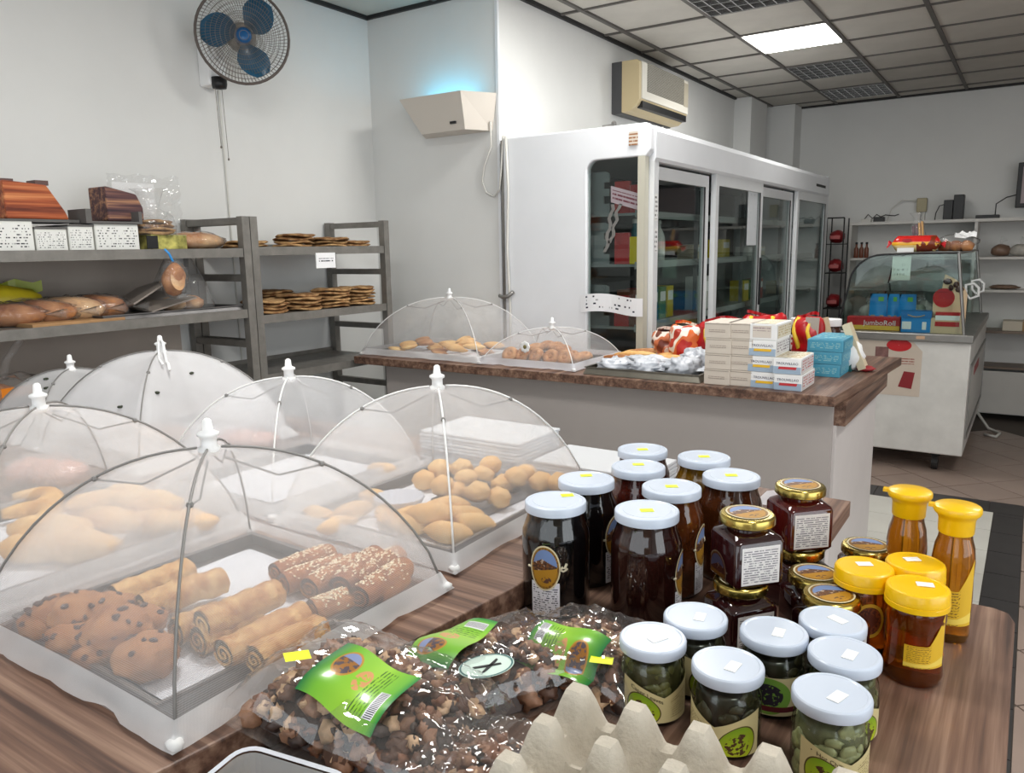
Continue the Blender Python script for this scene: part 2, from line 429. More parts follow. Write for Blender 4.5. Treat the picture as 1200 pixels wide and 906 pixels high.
def area2(p): return abs(sum(p[i-1][0]*p[i][1]-p[i][0]*p[i-1][1] for i in range(len(p))))/2
_ft = {}
def ftile(poly, m, nm='floor_tile'):
    if not poly or area2(poly) < .002: return
    cx = sum(p[0] for p in poly)/len(poly); cy = sum(p[1] for p in poly)/len(poly)
    key = (nm, m.name)+tuple((round(p[0]-cx, 3), round(p[1]-cy, 3)) for p in poly)
    if key not in _ft: _ft[key] = MB().prism([(p[0]-cx, p[1]-cy) for p in poly], -.012, 0).mesh(nm, m)
    link(nm, _ft[key], floor).location = (cx, cy, 0)
BX0, BX1, BY0, BY1 = -.075, .06, 4.95, 5.16
h = .205
for i in range(-16, 22):
    for j in range(-8, 34):
        cx, cy = (i+j % 2*.5)*.42*1.0+.07, j*.21+.1
        dia = [(cx-h, cy), (cx, cy-h), (cx+h, cy), (cx, cy+h)]
        for zone in ((-3.1, 2.9, BY1+.004, 7.9), (BX1+.004, 2.9, -.6, BY1)):
            ftile(clip(dia, *zone), M_fbeige)
x = -2.8
while x < BX1-.01:
    ftile([(x, BY0), (min(x+.296, BX1), BY0), (min(x+.296, BX1), BY1), (x, BY1)], M_fdark); x += .3
y = -.5
while y < BY0-.02:
    ftile([(BX0, y), (BX1, y), (BX1, min(y+.296, BY0-.004)), (BX0, min(y+.296, BY0-.004))], M_fdark); y += .3
for i in range(9):
    for j in range(14):
        x1, y1 = BX0-.004-i*.33, BY0-.004-j*.33
        if y1 > .3 and x1 > -2.8: ftile([(x1-.326, y1-.326), (x1, y1-.326), (x1, y1), (x1-.326, y1)], M_fpale)

# ================================================================== tables in front
TZ, JZ = .95, .90
poly = [(-2.70, .12), (-.80, .12), (-.742, .423), (-.672, 1.0), (-.665, 1.44), (-.665, 1.745), (-2.70, 1.745)]
M_lam = mat('pale_laminate', (212, 206, 204), .45, var=.03, scale=5)
t = thing('display_table', 'long dark wood laminate display table holding trays under mesh covers', 'table', (-1.7, .9, 0))
MB().prism(poly, TZ-.045, TZ).build('tabletop', M_woodX, t, world=True, bevel=.003)
for (x, y) in ((-2.62, .2), (-.86, .2), (-2.62, 1.66), (-.76, 1.66)):
    MB().box(x-.03, x+.03, y-.03, y+.03, 0, TZ-.045).build('leg', M_lam, t, world=True)
MB().box(-2.6, -.86, 1.64, 1.66, .5, TZ-.045).build('back_panel', M_lam, t, world=True)
t = thing('jar_table', 'lower dark wood laminate table crowded with jars and nut bags', 'table', (-.3, .9, 0))
jp = [(-.83, .3), (.0, .3), (.012, .305), (.021, .33), (.021, 1.40), (.012, 1.432), (-.01, 1.442), (-.69, 1.442)]
MB().prism(jp, JZ-.04, JZ).build('tabletop', M_woodY, t, world=True, bevel=.003)
MB().box(-.012, .008, .36, 1.40, 0, JZ-.04).build('side_panel', M_lam, t, world=True)
MB().box(-.64, -.62, .36, 1.40, 0, JZ-.04).build('side_panel', M_lam, t, world=True)
MB().box(-.62, -.012, 1.36, 1.38, .1, JZ-.04).build('back_panel', M_lam, t, world=True)
b = thing('back_shelf_board', 'short dark wood board shelf behind the jars, ending beside the pale counter', 'shelf', (-.48, 1.6, 0))
MB().box(-.66, -.29, 1.455, 1.745, TZ-.035, TZ).build('board', M_woodY, b, world=True, bevel=.002)
for x in (-.62, -.34): MB().box(x-.02, x+.02, 1.5, 1.54, 0, TZ-.035).build('leg', M_lam, b, world=True); MB().box(x-.02, x+.02, 1.66, 1.70, 0, TZ-.035).build('leg', M_lam, b, world=True)

# ================================================================== middle counter
CZ, CY0 = 1.0, 2.69
c = thing('service_counter', 'pale grey service counter with dark wood laminate top', 'counter', (-1.5, 3.0, 0))
MB().prism([(-2.73, CY0), (-.516, CY0), (-.455, 3.776), (-1.40, 3.776), (-1.40, 3.30), (-2.73, 3.30)], CZ-.035, CZ).build('worktop', M_woodY, c, world=True, bevel=.002)
MB().box(-2.60, -.535, CY0+.085, CY0+.105, 0, CZ-.035).build('front_panel', mat('counter_front', (170, 163, 160), .5, var=.03, scale=4), c, world=True)
MB().box(-.555, -.525, CY0+.105, 3.62, 0, CZ-.12).build('end_panel', M_lam, c, world=True)
MB().box(-.55, -.497, CY0+.105, 3.70, CZ-.12, CZ-.035).build('fascia', M_woodY, c, world=True)
MB().box(-2.60, -2.57, CY0+.105, 3.28, 0, CZ-.035).build('end_panel', M_lam, c, world=True)
MB().box(-1.38, -.56, 3.60, 3.62, 0, CZ-.035).build('back_panel', M_lam, c, world=True)
MB().box(-.66, -.53, 3.7, 3.9, .0, .10).build('kick_board', M_woodY, c, world=True)

# ================================================================== glass-door fridge
FX, FY0, FY1, FZ = -1.494, 3.35, 7.0, 2.05
f = thing('display_fridge', 'long white upright display fridge with four sliding glass doors', 'fridge', (-1.9, 5.2, 0))
XB = -2.285
ep = MB(); YE = FY0
rc = .05
pts = [(-1.80, .95), (-1.515, .95), (-1.515, 1.905)]+[(-1.80+rc-rc*math.sin(a), 1.905-rc+rc*math.cos(a)) for a in [i*math.pi/12 for i in range(7)]]
outer_l = [(XB, .08), (-1.80, .08), (-1.80, 1.905-rc)]+[(-1.80+rc-rc*math.cos(a), 1.905-rc+rc*math.sin(a)) for a in [i*math.pi/12 for i in range(1, 7)]]+[(-1.497, 1.905), (-1.475, 1.93), (-1.475, 2.03), (-1.497, 2.05), (XB, 2.05)]
ep.prism(outer_l, 0, .045, 0, Matrix(((1, 0, 0, 0), (0, 0, 1, YE), (0, 1, 0, 0), (0, 0, 0, 1))))
ep.box(-1.80, -1.50, YE, YE+.045, .08, .95)
ep.build('end_panel', M_white, f, world=True, bevel=.006)
MB().box(-1.80, -1.53, YE+.018, YE+.024, .95, 1.905).build('side_glass', M_glass, f, world=True)
MB().box(-1.535, -1.50, YE-.004, YE+.04, .90, 1.905).build('corner_post', mat('aluminium_cream', (206, 202, 186), .4, .3), f, world=True)
MB().box(XB-.003, XB+.012, YE-.004, YE+.01, .1, 2.04).build('edge_strip', M_steel, f, world=True)
M_fin = mat('fridge_inside', (66, 68, 70), .6)
MB().box(XB, XB+.03, YE+.045, FY1-.04, .1, FZ).build('back_wall', M_fin, f, world=True)
MB().box(XB, -1.52, YE+.045, FY1-.04, FZ-.12, FZ-.02).build('roof_panel', M_white, f, world=True)
MB().box(XB, -1.50, YE+.045, FY1-.04, .08, .35).build('plinth', M_white, f, world=True)
MB().box(XB, -1.48, FY1-.045, FY1, .08, FZ).build('end_panel', M_white, f, world=True)
hp = [(-1.53, 1.885), (-1.475, 1.885), (-1.468, 1.90), (-1.468, 2.015), (-1.478, 2.04), (-1.53, 2.05)]
MB().prism(hp, 0, FY1-.04-YE-.045, 0, Matrix(((1, 0, 0, 0), (0, 0, 1, YE+.045), (0, 1, 0, 0), (0, 0, 0, 1)))).build('header', M_white, f, world=True)
MB().box(-1.4675, -1.4665, 6.5, 6.82, 1.945, 1.965).build('maker_plate', M_ink, f, world=True)
DY = [3.40, 4.235, 5.12, 6.0, 6.955]
M_alu = mat('white_aluminium', (226, 228, 230), .35, .1)
MB().box(-1.525, -1.475, 3.395, 3.445, .30, 1.885).build('door_jamb', M_alu, f, world=True)
for k in range(4):
    y0, y1 = DY[k], DY[k+1]; out = k in (1, 3); xf = -1.478 if out else -1.508
    d = MB(); fw = .05
    if k == 0: y0 = 3.43
    if not out: y0 -= .0; y1 -= .03
    zt = 1.885 if out else 1.872
    d.box(xf-.028, xf, y0, y0+fw, .30, zt); d.box(xf-.028, xf, y1-fw, y1, .30, zt); d.box(xf-.028, xf, y0+fw, y1-fw, zt-.06, zt); d.box(xf-.028, xf, y0+fw, y1-fw, .30, .38)
    do = d.build('door', M_alu, f, world=True)
    g = MB().box(xf-.017, xf-.012, y0+fw, y1-fw, .38, zt-.06).build('door_glass', M_glass, do); g.location = -Vector(f.location)
    s1 = MB().box(xf-.004, xf+.001, y1-fw-.010, y1-fw-.001, .38, zt-.06).build('seal', M_dark, do); s1.location = -Vector(f.location)
    if k == 1:
        hd = MB().box(xf, xf+.012, y1-.035, y1-.02, 1.12, 1.42).build('handle', M_black, do); hd.location = -Vector(f.location)
M_fsh = mat('fridge_shelf', (112, 116, 118), .4)
SHZ = [.42, .78, 1.12, 1.42, 1.66]
for z in SHZ[1:]:
    for (a, b2) in ((3.42, 5.13), (5.15, 6.93)):
        MB().box(XB+.03, -1.58, a, b2, z-.012, z).build('shelf', M_fsh, f, world=True)
        MB().box(-1.58, -1.572, a, b2, z-.022, z+.012).build('shelf_rail', mat('shelf_rail', (150, 153, 153), .4), f, world=True)
for y in (5.14, 4.3, 6.05): MB().box(-1.62, -1.60, y-.008, y+.008, .36, 1.9).build('shelf_upright', M_fsh, f, world=True)
# notes stuck on the fridge
M_note = printed('handwritten_note', (236, 237, 240), (40, 42, 60), 5, .06, .94, .1, .95, .42, wscale=14)
def sheet(name, label, cat, fn, m, nu=6, nv=6, thick=.0008, group=None):
    return tag(MB().grid(fn, nu, nv).build(name, m), label, cat, group)
sheet('paper_note', 'tall white paper sheet taped inside the third fridge door glass', 'note', lambda u, v: (-1.4885, 4.84+.2*u, 1.50+.33*v), printed('list_sheet', (214, 218, 222), (90, 94, 104), 12, .1, .8, .3, .95, .35), 2, 2)
sheet('paper_note', 'handwritten white paper strip taped across the fridge end window', 'note', lambda u, v: (-1.83+.33*u, 3.343-.006*math.sin(u*9), 1.19+.085*v+.01*math.sin(u*5)), M_note, 12, 3)
sheet('price_strip', 'upper white price strip on the fridge front post', 'note', lambda u, v: (-1.4735, 3.40+.036*u, 1.62+.12*v), printed('price_a', (238, 238, 236), (60, 60, 60), 6, .1, .9, .05, .95, .5, wscale=5), 2, 2)
sheet('price_strip', 'lower white price strip on the fridge front post', 'note', lambda u, v: (-1.4735, 3.402+.036*u, 1.475+.11*v), printed('price_b', (236, 236, 236), (60, 60, 60), 5, .1, .9, .05, .95, .5, wscale=5), 2, 2)
sheet('sticker_remnant', 'torn brown sticker remnant at the top corner of the fridge end', 'sticker', lambda u, v: (-1.58+.045*u, 3.3435, 1.955+.06*v), printed('torn', (206, 196, 184), (150, 104, 70), 4, 0, 1, 0, 1, .6, wscale=6), 2, 2)
tg = thing('torn_label', 'silver torn label stuck on the fridge end window glass', 'label', (-1.60, 3.364, 1.62))
MB().grid(lambda u, v: (-1.68+.17*u, 3.3665, 1.71-.05*u+.075*v), 6, 3).build('printed_flap', printed('torn_print', (150, 140, 145), (96, 50, 60), 4, .05, .95, .2, .8, .6), tg, world=True)
for q, (xa, za, xb, zb) in enumerate(((-1.68, 1.70, -1.715, 1.48), (-1.645, 1.70, -1.69, 1.52))):
    MB().grid(lambda u, v: (xa+(xb-xa)*v+.018*u+.008*math.sin(v*17+q), 3.3665, za+(zb-za)*v), 2, 10).build('torn_strip', M_steel, tg, world=True)

# goods inside the fridge
rng = random.Random(5)
M_pk = [mat('pack_%s' % n, c, .4) for n, c in (('red', (170, 30, 34)), ('white', (205, 205, 200)), ('yellow', (214, 190, 40)), ('green', (70, 120, 60)), ('brown', (110, 60, 40)), ('teal', (50, 110, 120)), ('cream', (214, 200, 170)), ('orange', (210, 120, 40)))]
def carton(w, d, hh, m, label, group, loc, rz=0, name='carton'):
    o = thing(name, label, 'carton', loc, rz, group)
    MB().box(-w/2, w/2, -d/2, d/2, 0, hh).build('body', m, o, bevel=.003)
    MB().box(w/2-.0002, w/2+.0006, -d/2*.8, d/2*.8, hh*.55, hh*.85).build('brand_panel', M_card, o)
    return o
def bottle(r, hh, m, mc, label, group, loc, name='bottle'):
    o = thing(name, label, 'bottle', loc, 0, group)
    MB().lathe([(r*.9, 0), (r, .006), (r, hh*.58), (r*.8, hh*.68), (r*.36, hh*.82), (r*.34, hh*.92)], 14).build('body', m, o, smooth=True)
    MB().lathe([(r*.42, hh*.91), (r*.42, hh), (r*.36, hh+.002)], 12).build('cap', mc, o)
    MB().lathe([(r+.001, hh*.2), (r+.001, hh*.5)], 14, capb=False, capt=False).build('label_band', M_card, o)
    return o
col_n = ['red', 'white', 'yellow', 'green', 'brown', 'teal', 'cream', 'orange']
sh_n = {0: 'second', 1: 'third', 2: 'fourth', 3: 'top'}
def shelf_goods(y, z, ci, kind, place, w=.09, hh=.16):
    loc = (-1.70, y, z)
    if kind == 'c': carton(.10, w, hh, M_pk[ci], '%s carton %s' % (col_n[ci], place), 'goods inside the fridge', loc)
    else: bottle(.034, hh+.06, M_pk[ci], M_pk[1], '%s bottle %s' % (col_n[ci], place), 'goods inside the fridge', loc)
for k, ci in enumerate((4, 0, 5, 3, 2)): shelf_goods(3.62+.105*k, SHZ[2], ci, 'c', 'on the middle fridge shelf behind the first door', .085, .17)
for k, ci in enumerate((5, 3, 1)): shelf_goods(3.68+.15*k, SHZ[3], ci, 'b', 'on the upper fridge shelf behind the first door')
shelf_goods(4.62, SHZ[2], 1, 'c', 'behind the second fridge door, large and low', .22, .2)
shelf_goods(4.95, SHZ[3], 2, 'c', 'on the upper shelf behind the second fridge door', .14, .12)
shelf_goods(4.45, SHZ[3], 6, 'c', 'on the upper shelf behind the second fridge door', .16, .09)
for k, ci in enumerate((2, 3, 0)): shelf_goods(5.4+.17*k, SHZ[2], ci, 'c', 'on the middle shelf behind the third fridge door', .11, .14)
for k, ci in enumerate((6, 1)): shelf_goods(6.3+.22*k, SHZ[2], ci, 'c', 'on the middle shelf behind the fourth fridge door', .14, .10)
for k, ci in enumerate((1, 6)): shelf_goods(5.5+.24*k, SHZ[3], ci, 'c', 'on the upper shelf behind the third fridge door', .15, .07)
# packs seen through the end window: red packs beside pale cut-out holders
for zi, z in enumerate((1.12, 1.42, 1.66)):
    nm = ('lower', 'middle', 'top')[zi]
    h0 = thing('pack_holder', 'grey pack holder on the %s shelf behind the fridge end window' % nm, 'holder', (-1.78, 3.455, z), 0, 'holders in the fridge end')
    pf = [(-.05, 0), (.05, 0), (.05, .05), (.02, .05), (.02, .085), (.05, .085), (.05, .12), (.02, .12), (.02, .15), (.05, .15), (.05, .19), (.03, .20), (-.05, .20)]
    MB().prism(pf, -.005, .005, 0, Matrix.Rotation(math.pi/2, 4, 'X')).build('holder_plate', M_fsh, h0)
    carton(.08, .02, .15, M_pk[0], 'red carton on the %s shelf behind the fridge end window' % nm, 'packs in the fridge end', (-1.66, 3.455, z))
    for q in range(2):
        carton(.05, .02, .13, M_pk[(4, 2, 0)[(zi+q) % 3]], '%s narrow carton on the %s shelf behind the fridge end window' % (col_n[(4, 2, 0)[(zi+q) % 3]], nm), 'packs in the fridge end', (-1.59+.06*q-.005, 3.455, z))
# ================================================================== wall fan
def frame_from(n, up=(0, 0, 1)):
    n = Vector(n).normalized(); r = Vector(up).cross(n).normalized(); u = n.cross(r)
    return r, u, n
fan = thing('wall_fan', 'dusty wall-mounted fan with three blue blades in a mesh cage', 'fan', (-3.18, 2.33, 2.33))
fc = Vector((-2.92, 2.322, 2.425)); fr_, fu_, fn_ = frame_from((.83, -.55, -.16))
def FP(a, b, c): return fc+fr_*a+fu_*b+fn_*c
M_cage = mat('cage_wire', (120, 112, 104), .5, .3); M_blade = mat('blue_blade', (30, 80, 108), .3, var=.15, scale=20)
RF = .192
MB().tube([FP(RF*math.cos(q), RF*math.sin(q), 0) for q in [i*2*math.pi/40 for i in range(40)]], .006, 6, closed=True).build('cage_rim', mat('cage_rim', (88, 78, 72), .5), fan, world=True, smooth=True)
for sgn, nm in ((1, 'front_cage'), (-1, 'rear_cage')):
    cg = MB()
    for k in range(9):
        r = RF*(k+1)/10; d = sgn*.055*(1-(r/RF)**2.5)
        cg.tube([FP(r*math.cos(q), r*math.sin(q), d) for q in [i*2*math.pi/28 for i in range(28)]], .0011, 3, closed=True)
    for k in range(80):
        q = k*2*math.pi/80
        cg.tube([FP(RF*t*math.cos(q+.25*t), RF*t*math.sin(q+.25*t), sgn*.055*(1-t**2.5)) for t in (.16, .4, .65, .85, 1)], .0009, 3)
    cg.build(nm, M_cage, fan, world=True)
for k in range(3):
    q0 = R(48+120*k)
    def bl(u, v):
        t = .2+.76*v; w = (.80*math.sin(math.pi*min(1, .25+.68*v))**.8)*(1-.06*v)
        a = q0+(u-.5)*w*1.75+.25*(v-.4)
        return FP(RF*.93*t*math.cos(a), RF*.93*t*math.sin(a), .012+(u-.5)*-.045)
    MB().grid(bl, 10, 10).build('blade', M_blade, fan, world=True, smooth=True)
MB().lathe([(.0, .036), (.028, .034), (.036, .02), (.036, -.02)], 20, M=Matrix.Translation(fc) @ Matrix((fr_, fu_, fn_)).transposed().to_4x4()).build('hub', mat('blue_hub', (38, 96, 150), .35), fan, world=True, smooth=True)
MB().lathe([(.03, .0), (.058, -.03), (.062, -.09), (.045, -.13), (.01, -.14)], 20, M=Matrix.Translation(fc) @ Matrix((fr_, fu_, fn_)).transposed().to_4x4()).build('motor', mat('fan_grey', (150, 146, 140), .45), fan, world=True, smooth=True)
MB().tube([(-3.12, 2.30, 2.34), (-3.09, 2.31, 2.42), FP(0, 0, -.12)], .018, 8).build('arm', M_wplas, fan, world=True, smooth=True)
MB().box(-3.18, -3.10, 2.27, 2.36, 2.24, 2.46).build('wall_bracket', M_wplas, fan, world=True, bevel=.01)
MB().lathe([(.0, 0), (.03, .004), (.034, .02), (.034, .05)], 16, c=(-3.09, 2.31, 2.225)).build('switch_knob', M_black, fan, world=True, smooth=True)
for (y, z1, z) in ((2.29, 2.24, 1.98), (2.325, 2.23, 1.93)):
    b = MB(); b.tube([(-3.095, y, z1), (-3.09, y+.004, z)], .0016, 4); b.lathe([(.002, 0), (.005, .005), (.002, .012)], 8, c=(-3.09, y+.004, z-.01)); b.build('pull_cord', M_cage, fan, world=True)
tag(MB().tube([(-3.172, 2.365, 2.24), (-3.174, 2.37, 1.9), (-3.174, 2.375, 1.5), (-3.174, 2.38, .6)], .004, 6).build('fan_cable', M_cable), 'pale cable running down the wall below the fan', 'cable')

# ================================================================== insect trap
tr = thing('insect_trap', 'cream wall insect trap glowing blue along its open top', 'insect trap', (-2.6, TRAPY, 2.1))
yw, yf = TRAPY-.001, 3.20
top = [(-2.93, yw), (-2.82, yf), (-2.42, yf), (-2.318, yw)]; bot = [(-2.79, yw), (-2.70, yf+.03), (-2.42, yf+.03), (-2.35, yw)]
zt, zb = 2.275, 2.095
b = MB(); vs_ = [(x, y, zt) for x, y in top]+[(x, y, zb) for x, y in bot]
b.add(vs_, [(0, 1, 5, 4), (1, 2, 6, 5), (2, 3, 7, 6), (4, 5, 6, 7)])
o = b.build('housing', mat('trap_cream', (206, 198, 188), .5), tr, world=True); sm = o.modifiers.new('s', 'SOLIDIFY'); sm.thickness = .006
MB().box(-2.50, -2.465, yf+.010, yf+.0185, 2.125, 2.137).build('maker_badge', M_ink, tr, world=True)
MB().tube([(-2.76, 3.32, 2.24), (-2.46, 3.32, 2.24)], .013, 10).build('uv_tube', mat('uv_tube', (120, 225, 255), .4, emit=(70, 205, 255), es=10), tr, world=True)
gl = bpy.data.lights.new('trap_glow', 'AREA'); gl.shape = 'RECTANGLE'; gl.size = .34; gl.size_y = .03; gl.energy = .32; gl.color = (.12, .72, 1)
go = bpy.data.objects.new('trap_glow', gl); COL.objects.link(go); go.location = (-2.60, 3.315, 2.262); go.rotation_euler = (R(200), 0, 0)
tag(MB().tube([(-2.345, 3.345, 2.14), (-2.35, 3.355, 2.02), (-2.40, 3.355, 1.92), (-2.415, 3.36, 1.85), (-2.39, 3.36, 1.79), (-2.34, 3.355, 1.77), (-2.295, 3.340, 1.80), (-2.28, 3.338, 1.9), (-2.268, 3.336, 2.02), (-2.262, 3.335, 2.06)], .005, 6).build('trap_cable', M_cable, smooth=True), 'thin cream cable looping down from the insect trap to the fridge', 'cable')
tag(MB().tube([(-2.245, 3.332, 2.055), (-2.24, 3.338, 1.8), (-2.252, 3.338, 1.5), (-2.24, 3.338, 1.2), (-2.246, 3.338, .7)], .007, 6).build('fridge_cable', M_cable, smooth=True), 'white cable hanging down the fridge end panel', 'cable')
tag(MB().tube([(-2.296, 3.325, 1.265), (-2.275, 3.318, 1.258), (-2.245, 3.318, 1.262), (-2.225, 3.325, 1.275), (-2.22, 3.338, 1.285)], .010, 8).build('pipe_clip', M_steel, smooth=True), 'small grey clip holding the cable at the fridge corner', 'clip')
# small bolt lying on top of the fridge
bl_ = thing('loose_bolt', 'small metal bolt lying on top of the fridge edge', 'bolt', (-1.70, 3.38, 2.05))
MB().lathe([(.006, -.03), (.006, .03)], 8, M=Matrix.Translation((0, 0, .008)) @ Matrix.Rotation(math.pi/2, 4, 'Y')).build('shaft', M_steel, bl_)
MB().lathe([(.014, .02), (.014, .034)], 6, M=Matrix.Translation((0, 0, .0125)) @ Matrix.Rotation(math.pi/2, 4, 'Y')).build('head', M_steel, bl_)

# ================================================================== air conditioner
ac = thing('air_conditioner', 'old cream wall air conditioner with grey front grille above the fridge', 'air conditioner', (ACX, 4.9, 2.3))
x0, x1, y0, y1, z0, z1 = ACX, -2.12, 4.63, 5.43, 2.335, 2.64
MB().box(x0, x0+.07, y0, y1, z0-.005, z1).build('back_casing', mat('ac_dark', (70, 70, 72), .5), ac, world=True, bevel=.004)
pr_ = [(x0+.07, z0), (x1-.06, z0+.005), (x1-.015, z0+.04), (x1, z0+.07), (x1, z1-.015), (x1-.02, z1), (x0+.07, z1)]
XZ = lambda y: Matrix(((1, 0, 0, 0), (0, 0, 1, y), (0, 1, 0, 0), (0, 0, 0, 1)))
MB().prism(pr_, 0, y1-y0, 0, XZ(y0)).build('casing', mat('ac_cream', (196, 178, 140), .45), ac, world=True, bevel=.004)
MB().box(x1-.005, x1+.008, y0+.03, y1-.0, z0+.075, z1-.01).build('front_panel', mat('ac_white', (214, 210, 200), .4), ac, world=True, bevel=.004)
for k in range(22):
    z = z0+.125+k*.0078
    MB().box(x1+.006, x1+.011, y0+.10, y1-.09, z, z+.005).build('grille_slat', mat('ac_grille', (128, 124, 114), .5), ac, world=True)
MB().box(x1-.004, x1+.0095, y1-.085, y1-.01, z0+.12, z1-.03).build('control_panel', mat('ac_control', (166, 158, 140), .5), ac, world=True)
MB().box(x1-.03, x1+.006, y0+.04, y1-.03, z0+.022, z0+.062).build('outlet_louvre', M_black, ac, world=True)
b = MB(); b.tube([(x0+.03, y1-.16, z0), (x0+.03, y1-.15, z0-.10), (x0+.02, y1-.13, 2.06)], .009, 6); b.tube([(x0+.06, y1-.12, z0), (x0+.05, y1-.11, z0-.10), (x0+.03, y1-.09, 2.06)], .007, 6)
b.build('pipes', M_cable, ac, world=True)

# ================================================================== bakery racks on the left wall
RXF, RXB = -2.76, -3.15
def rack(label, y0, y1, shelves, end0=True):
    t = thing('metal_rack', label, 'rack', ((RXF+RXB)/2, (y0+y1)/2, 0), 0, 'steel bakery racks against the wall')
    for y in (y0, y1):
        for x in (RXF, RXB): MB().box(x-.018, x+.018, y-.018, y+.018, 0, 1.655).build('post', M_rack, t, world=True)
        for z in (1.637, 1.40, 1.12, .82, .5):
            MB().box(RXB+.018, RXF-.018, y-.013, y+.013, z-.014, z+.014).build('rung', M_rack, t, world=True)
    for z in shelves:
        s_ = MB(); s_.box(RXB-.01, RXF+.012, y0+.02, y1-.02, z-.006, z); s_.box(RXF+.006, RXF+.014, y0+.02, y1-.02, z-.032, z+.004); s_.box(RXB-.012, RXB-.006, y0+.02, y1-.02, z-.03, z+.02)
        s_.build('shelf', M_rack, t, world=True)
    return t
S1, S2, S3 = 1.525, 1.255, .985
rack('grey steel bakery rack under the fan, piled with flatbreads', 2.165, 2.975, (S1, 1.235, .975, .55))
lr = rack('grey steel bakery rack at the far left holding bagged loaves and boxes', .80, 2.125, (S1-.005, S2+.012, .90, .5))
MB().box(-3.174, -3.168, .80, 2.06, .5, 1.50).build('back_panel', mat('taupe_board', (176, 164, 154), .7, var=.08, scale=3), lr, world=True)
M_flat = bread('flatbread_crust', (206, 168, 118), (116, 76, 44), 30, .6, 70, .8)
def flat_mesh(seed):
    g = random.Random(seed); b = MB(); ph = g.uniform(0, 9)
    def rr(q): return .098*(1+.06*math.sin(2*q+ph)+.04*math.sin(5*q+ph*2))
    prof = [(0.02, .012), (.55, .013), (.9, .010), (1, .005), (.93, .0), (.02, .0)]
    n = 22; vs, fs = [], []
    for r, z in prof:
        for k in range(n):
            q = 2*math.pi*k/n; vs.append((rr(q)*r*math.cos(q), rr(q)*r*math.sin(q), z+.004*math.sin(3*q+ph+r*4)*r))
    for i in range(len(prof)-1):
        for k in range(n): fs.append((i*n+k, i*n+(k+1) % n, (i+1)*n+(k+1) % n, (i+1)*n+k))
    fs.append(tuple(range(n))); fs.append(tuple((len(prof)-1)*n+k for k in range(n))[::-1])
    return b.add(vs, fs).mesh('flatbread', M_flat, True)
FM = [flat_mesh(s) for s in range(4)]
def flat_stack(x, y, z, n, where):
    g = random.Random(int(y*100+z*1000))
    for k in range(n):
        o = link('flatbread', FM[g.randrange(4)]); o.location = (x+g.uniform(-.012, .012), y+g.uniform(-.012, .012), z+.004+k*.0155); o.rotation_euler = (0, 0, g.uniform(0, 6))
        pos = 'topmost' if k == n-1 else ('bottom one' if k == 0 else ORD[k]+' from the bottom')
        tag(o, 'round brown flatbread, %s of %s' % (pos, where), 'flatbread', 'flatbreads on the steel rack')
for (x, y, z, n, w) in ((-2.90, 2.235, S1, 2, 'the upper shelf stack beside the shared post'), (-2.90, 2.50, S1, 4, 'the tall upper shelf stack'), (-2.88, 2.70, S1, 3, 'the upper shelf stack over the price card'), (-2.90, 2.88, S1, 2, 'the low upper shelf stack at the right'),
                        (-2.86, 2.29, 1.235, 4, 'the left lower shelf stack'), (-3.02, 2.47, 1.235, 6, 'the rear lower shelf stack'), (-2.87, 2.50, 1.235, 5, 'the front middle lower shelf stack'), (-2.88, 2.69, 1.235, 6, 'the third lower shelf stack'), (-2.88, 2.875, 1.235, 6, 'the right lower shelf stack')):
    flat_stack(x, y, z, n, w)
pc = thing('price_card', 'white price card hanging from the upper shelf edge of the rack', 'price card', (RXF+.02, 2.56, 1.44))
MB().grid(lambda u, v: (RXF+.018, 2.50+.115*u, 1.435+.062*v), 1, 1).build('card', printed('price_card', (240, 240, 242), (60, 60, 70), 5, .12, .9, .4, .65, .55), pc, world=True)
MB().box(RXF+.013, RXF+.0175, 2.498, 2.617, 1.43, 1.5).build('card_backing', M_card, pc, world=True)

# goods on the left rack
M_loaf = bread('loaf_crust', (198, 140, 92), (128, 72, 42), 12, .3, 40)
M_loafp = bread('pale_loaf', (226, 190, 146), (170, 110, 66), 10, .3, 40)
def blob(mb, c, rad, rz=0, seed=0, lump=.08, freq=2.5, nu=16, nv=10, flat=.0, mi=0, tilt=0):
    M = Matrix.Translation(c) @ Matrix.Rotation(rz, 4, 'Z') @ Matrix.Rotation(tilt, 4, 'Y')
    vs, fs = [], []
    for j in range(nv+1):
        th = math.pi*j/nv
        for i in range(nu):
            ph = 2*math.pi*i/nu
            d = Vector((math.sin(th)*math.cos(ph), math.sin(th)*math.sin(ph), math.cos(th)))
            k = 1+lump*mnoise.noise(d*freq+Vector((seed*3.7, seed*1.3, 5)))*1.6
            p = Vector((d.x*rad[0]*k, d.y*rad[1]*k, d.z*rad[2]*k))
            if p.z < -rad[2]*(1-flat): p.z = -rad[2]*(1-flat)
            vs.append(p)
    for j in range(nv):
        for i in range(nu): fs.append((j*nu+i, j*nu+(i+1) % nu, (j+1)*nu+(i+1) % nu, (j+1)*nu+i))
    return mb.add(vs, fs, mi, M)
def bagged_loaf(loc, L, W, H, rz, label, m=None, seed=0, group='bagged loaves on the left rack', tail=True):
    t = thing('bagged_loaf', label, 'bread', loc, rz, group)
    blob(MB(), (0, 0, H*.9), (L/2, W/2, H), 0, seed, .06, 2, 18, 10, .12).build('loaf', m or M_loaf, t, smooth=True)
    w = blob(MB(), (0, 0, H*.92), (L/2*1.06, W/2*1.07, H*1.06), 0, seed+3, .16, 6, 24, 14, .08)
    if tail:
        w.grid(lambda u, v: (L/2+.0+.07*v, (u-.5)*W*(.25+.55*v)+.004*math.sin(u*20), H*.9+.02*math.sin(u*11)*v), 8, 4)
    w.build('wrapper', M_film, t, smooth=True)
    return t
zz = S2+.013
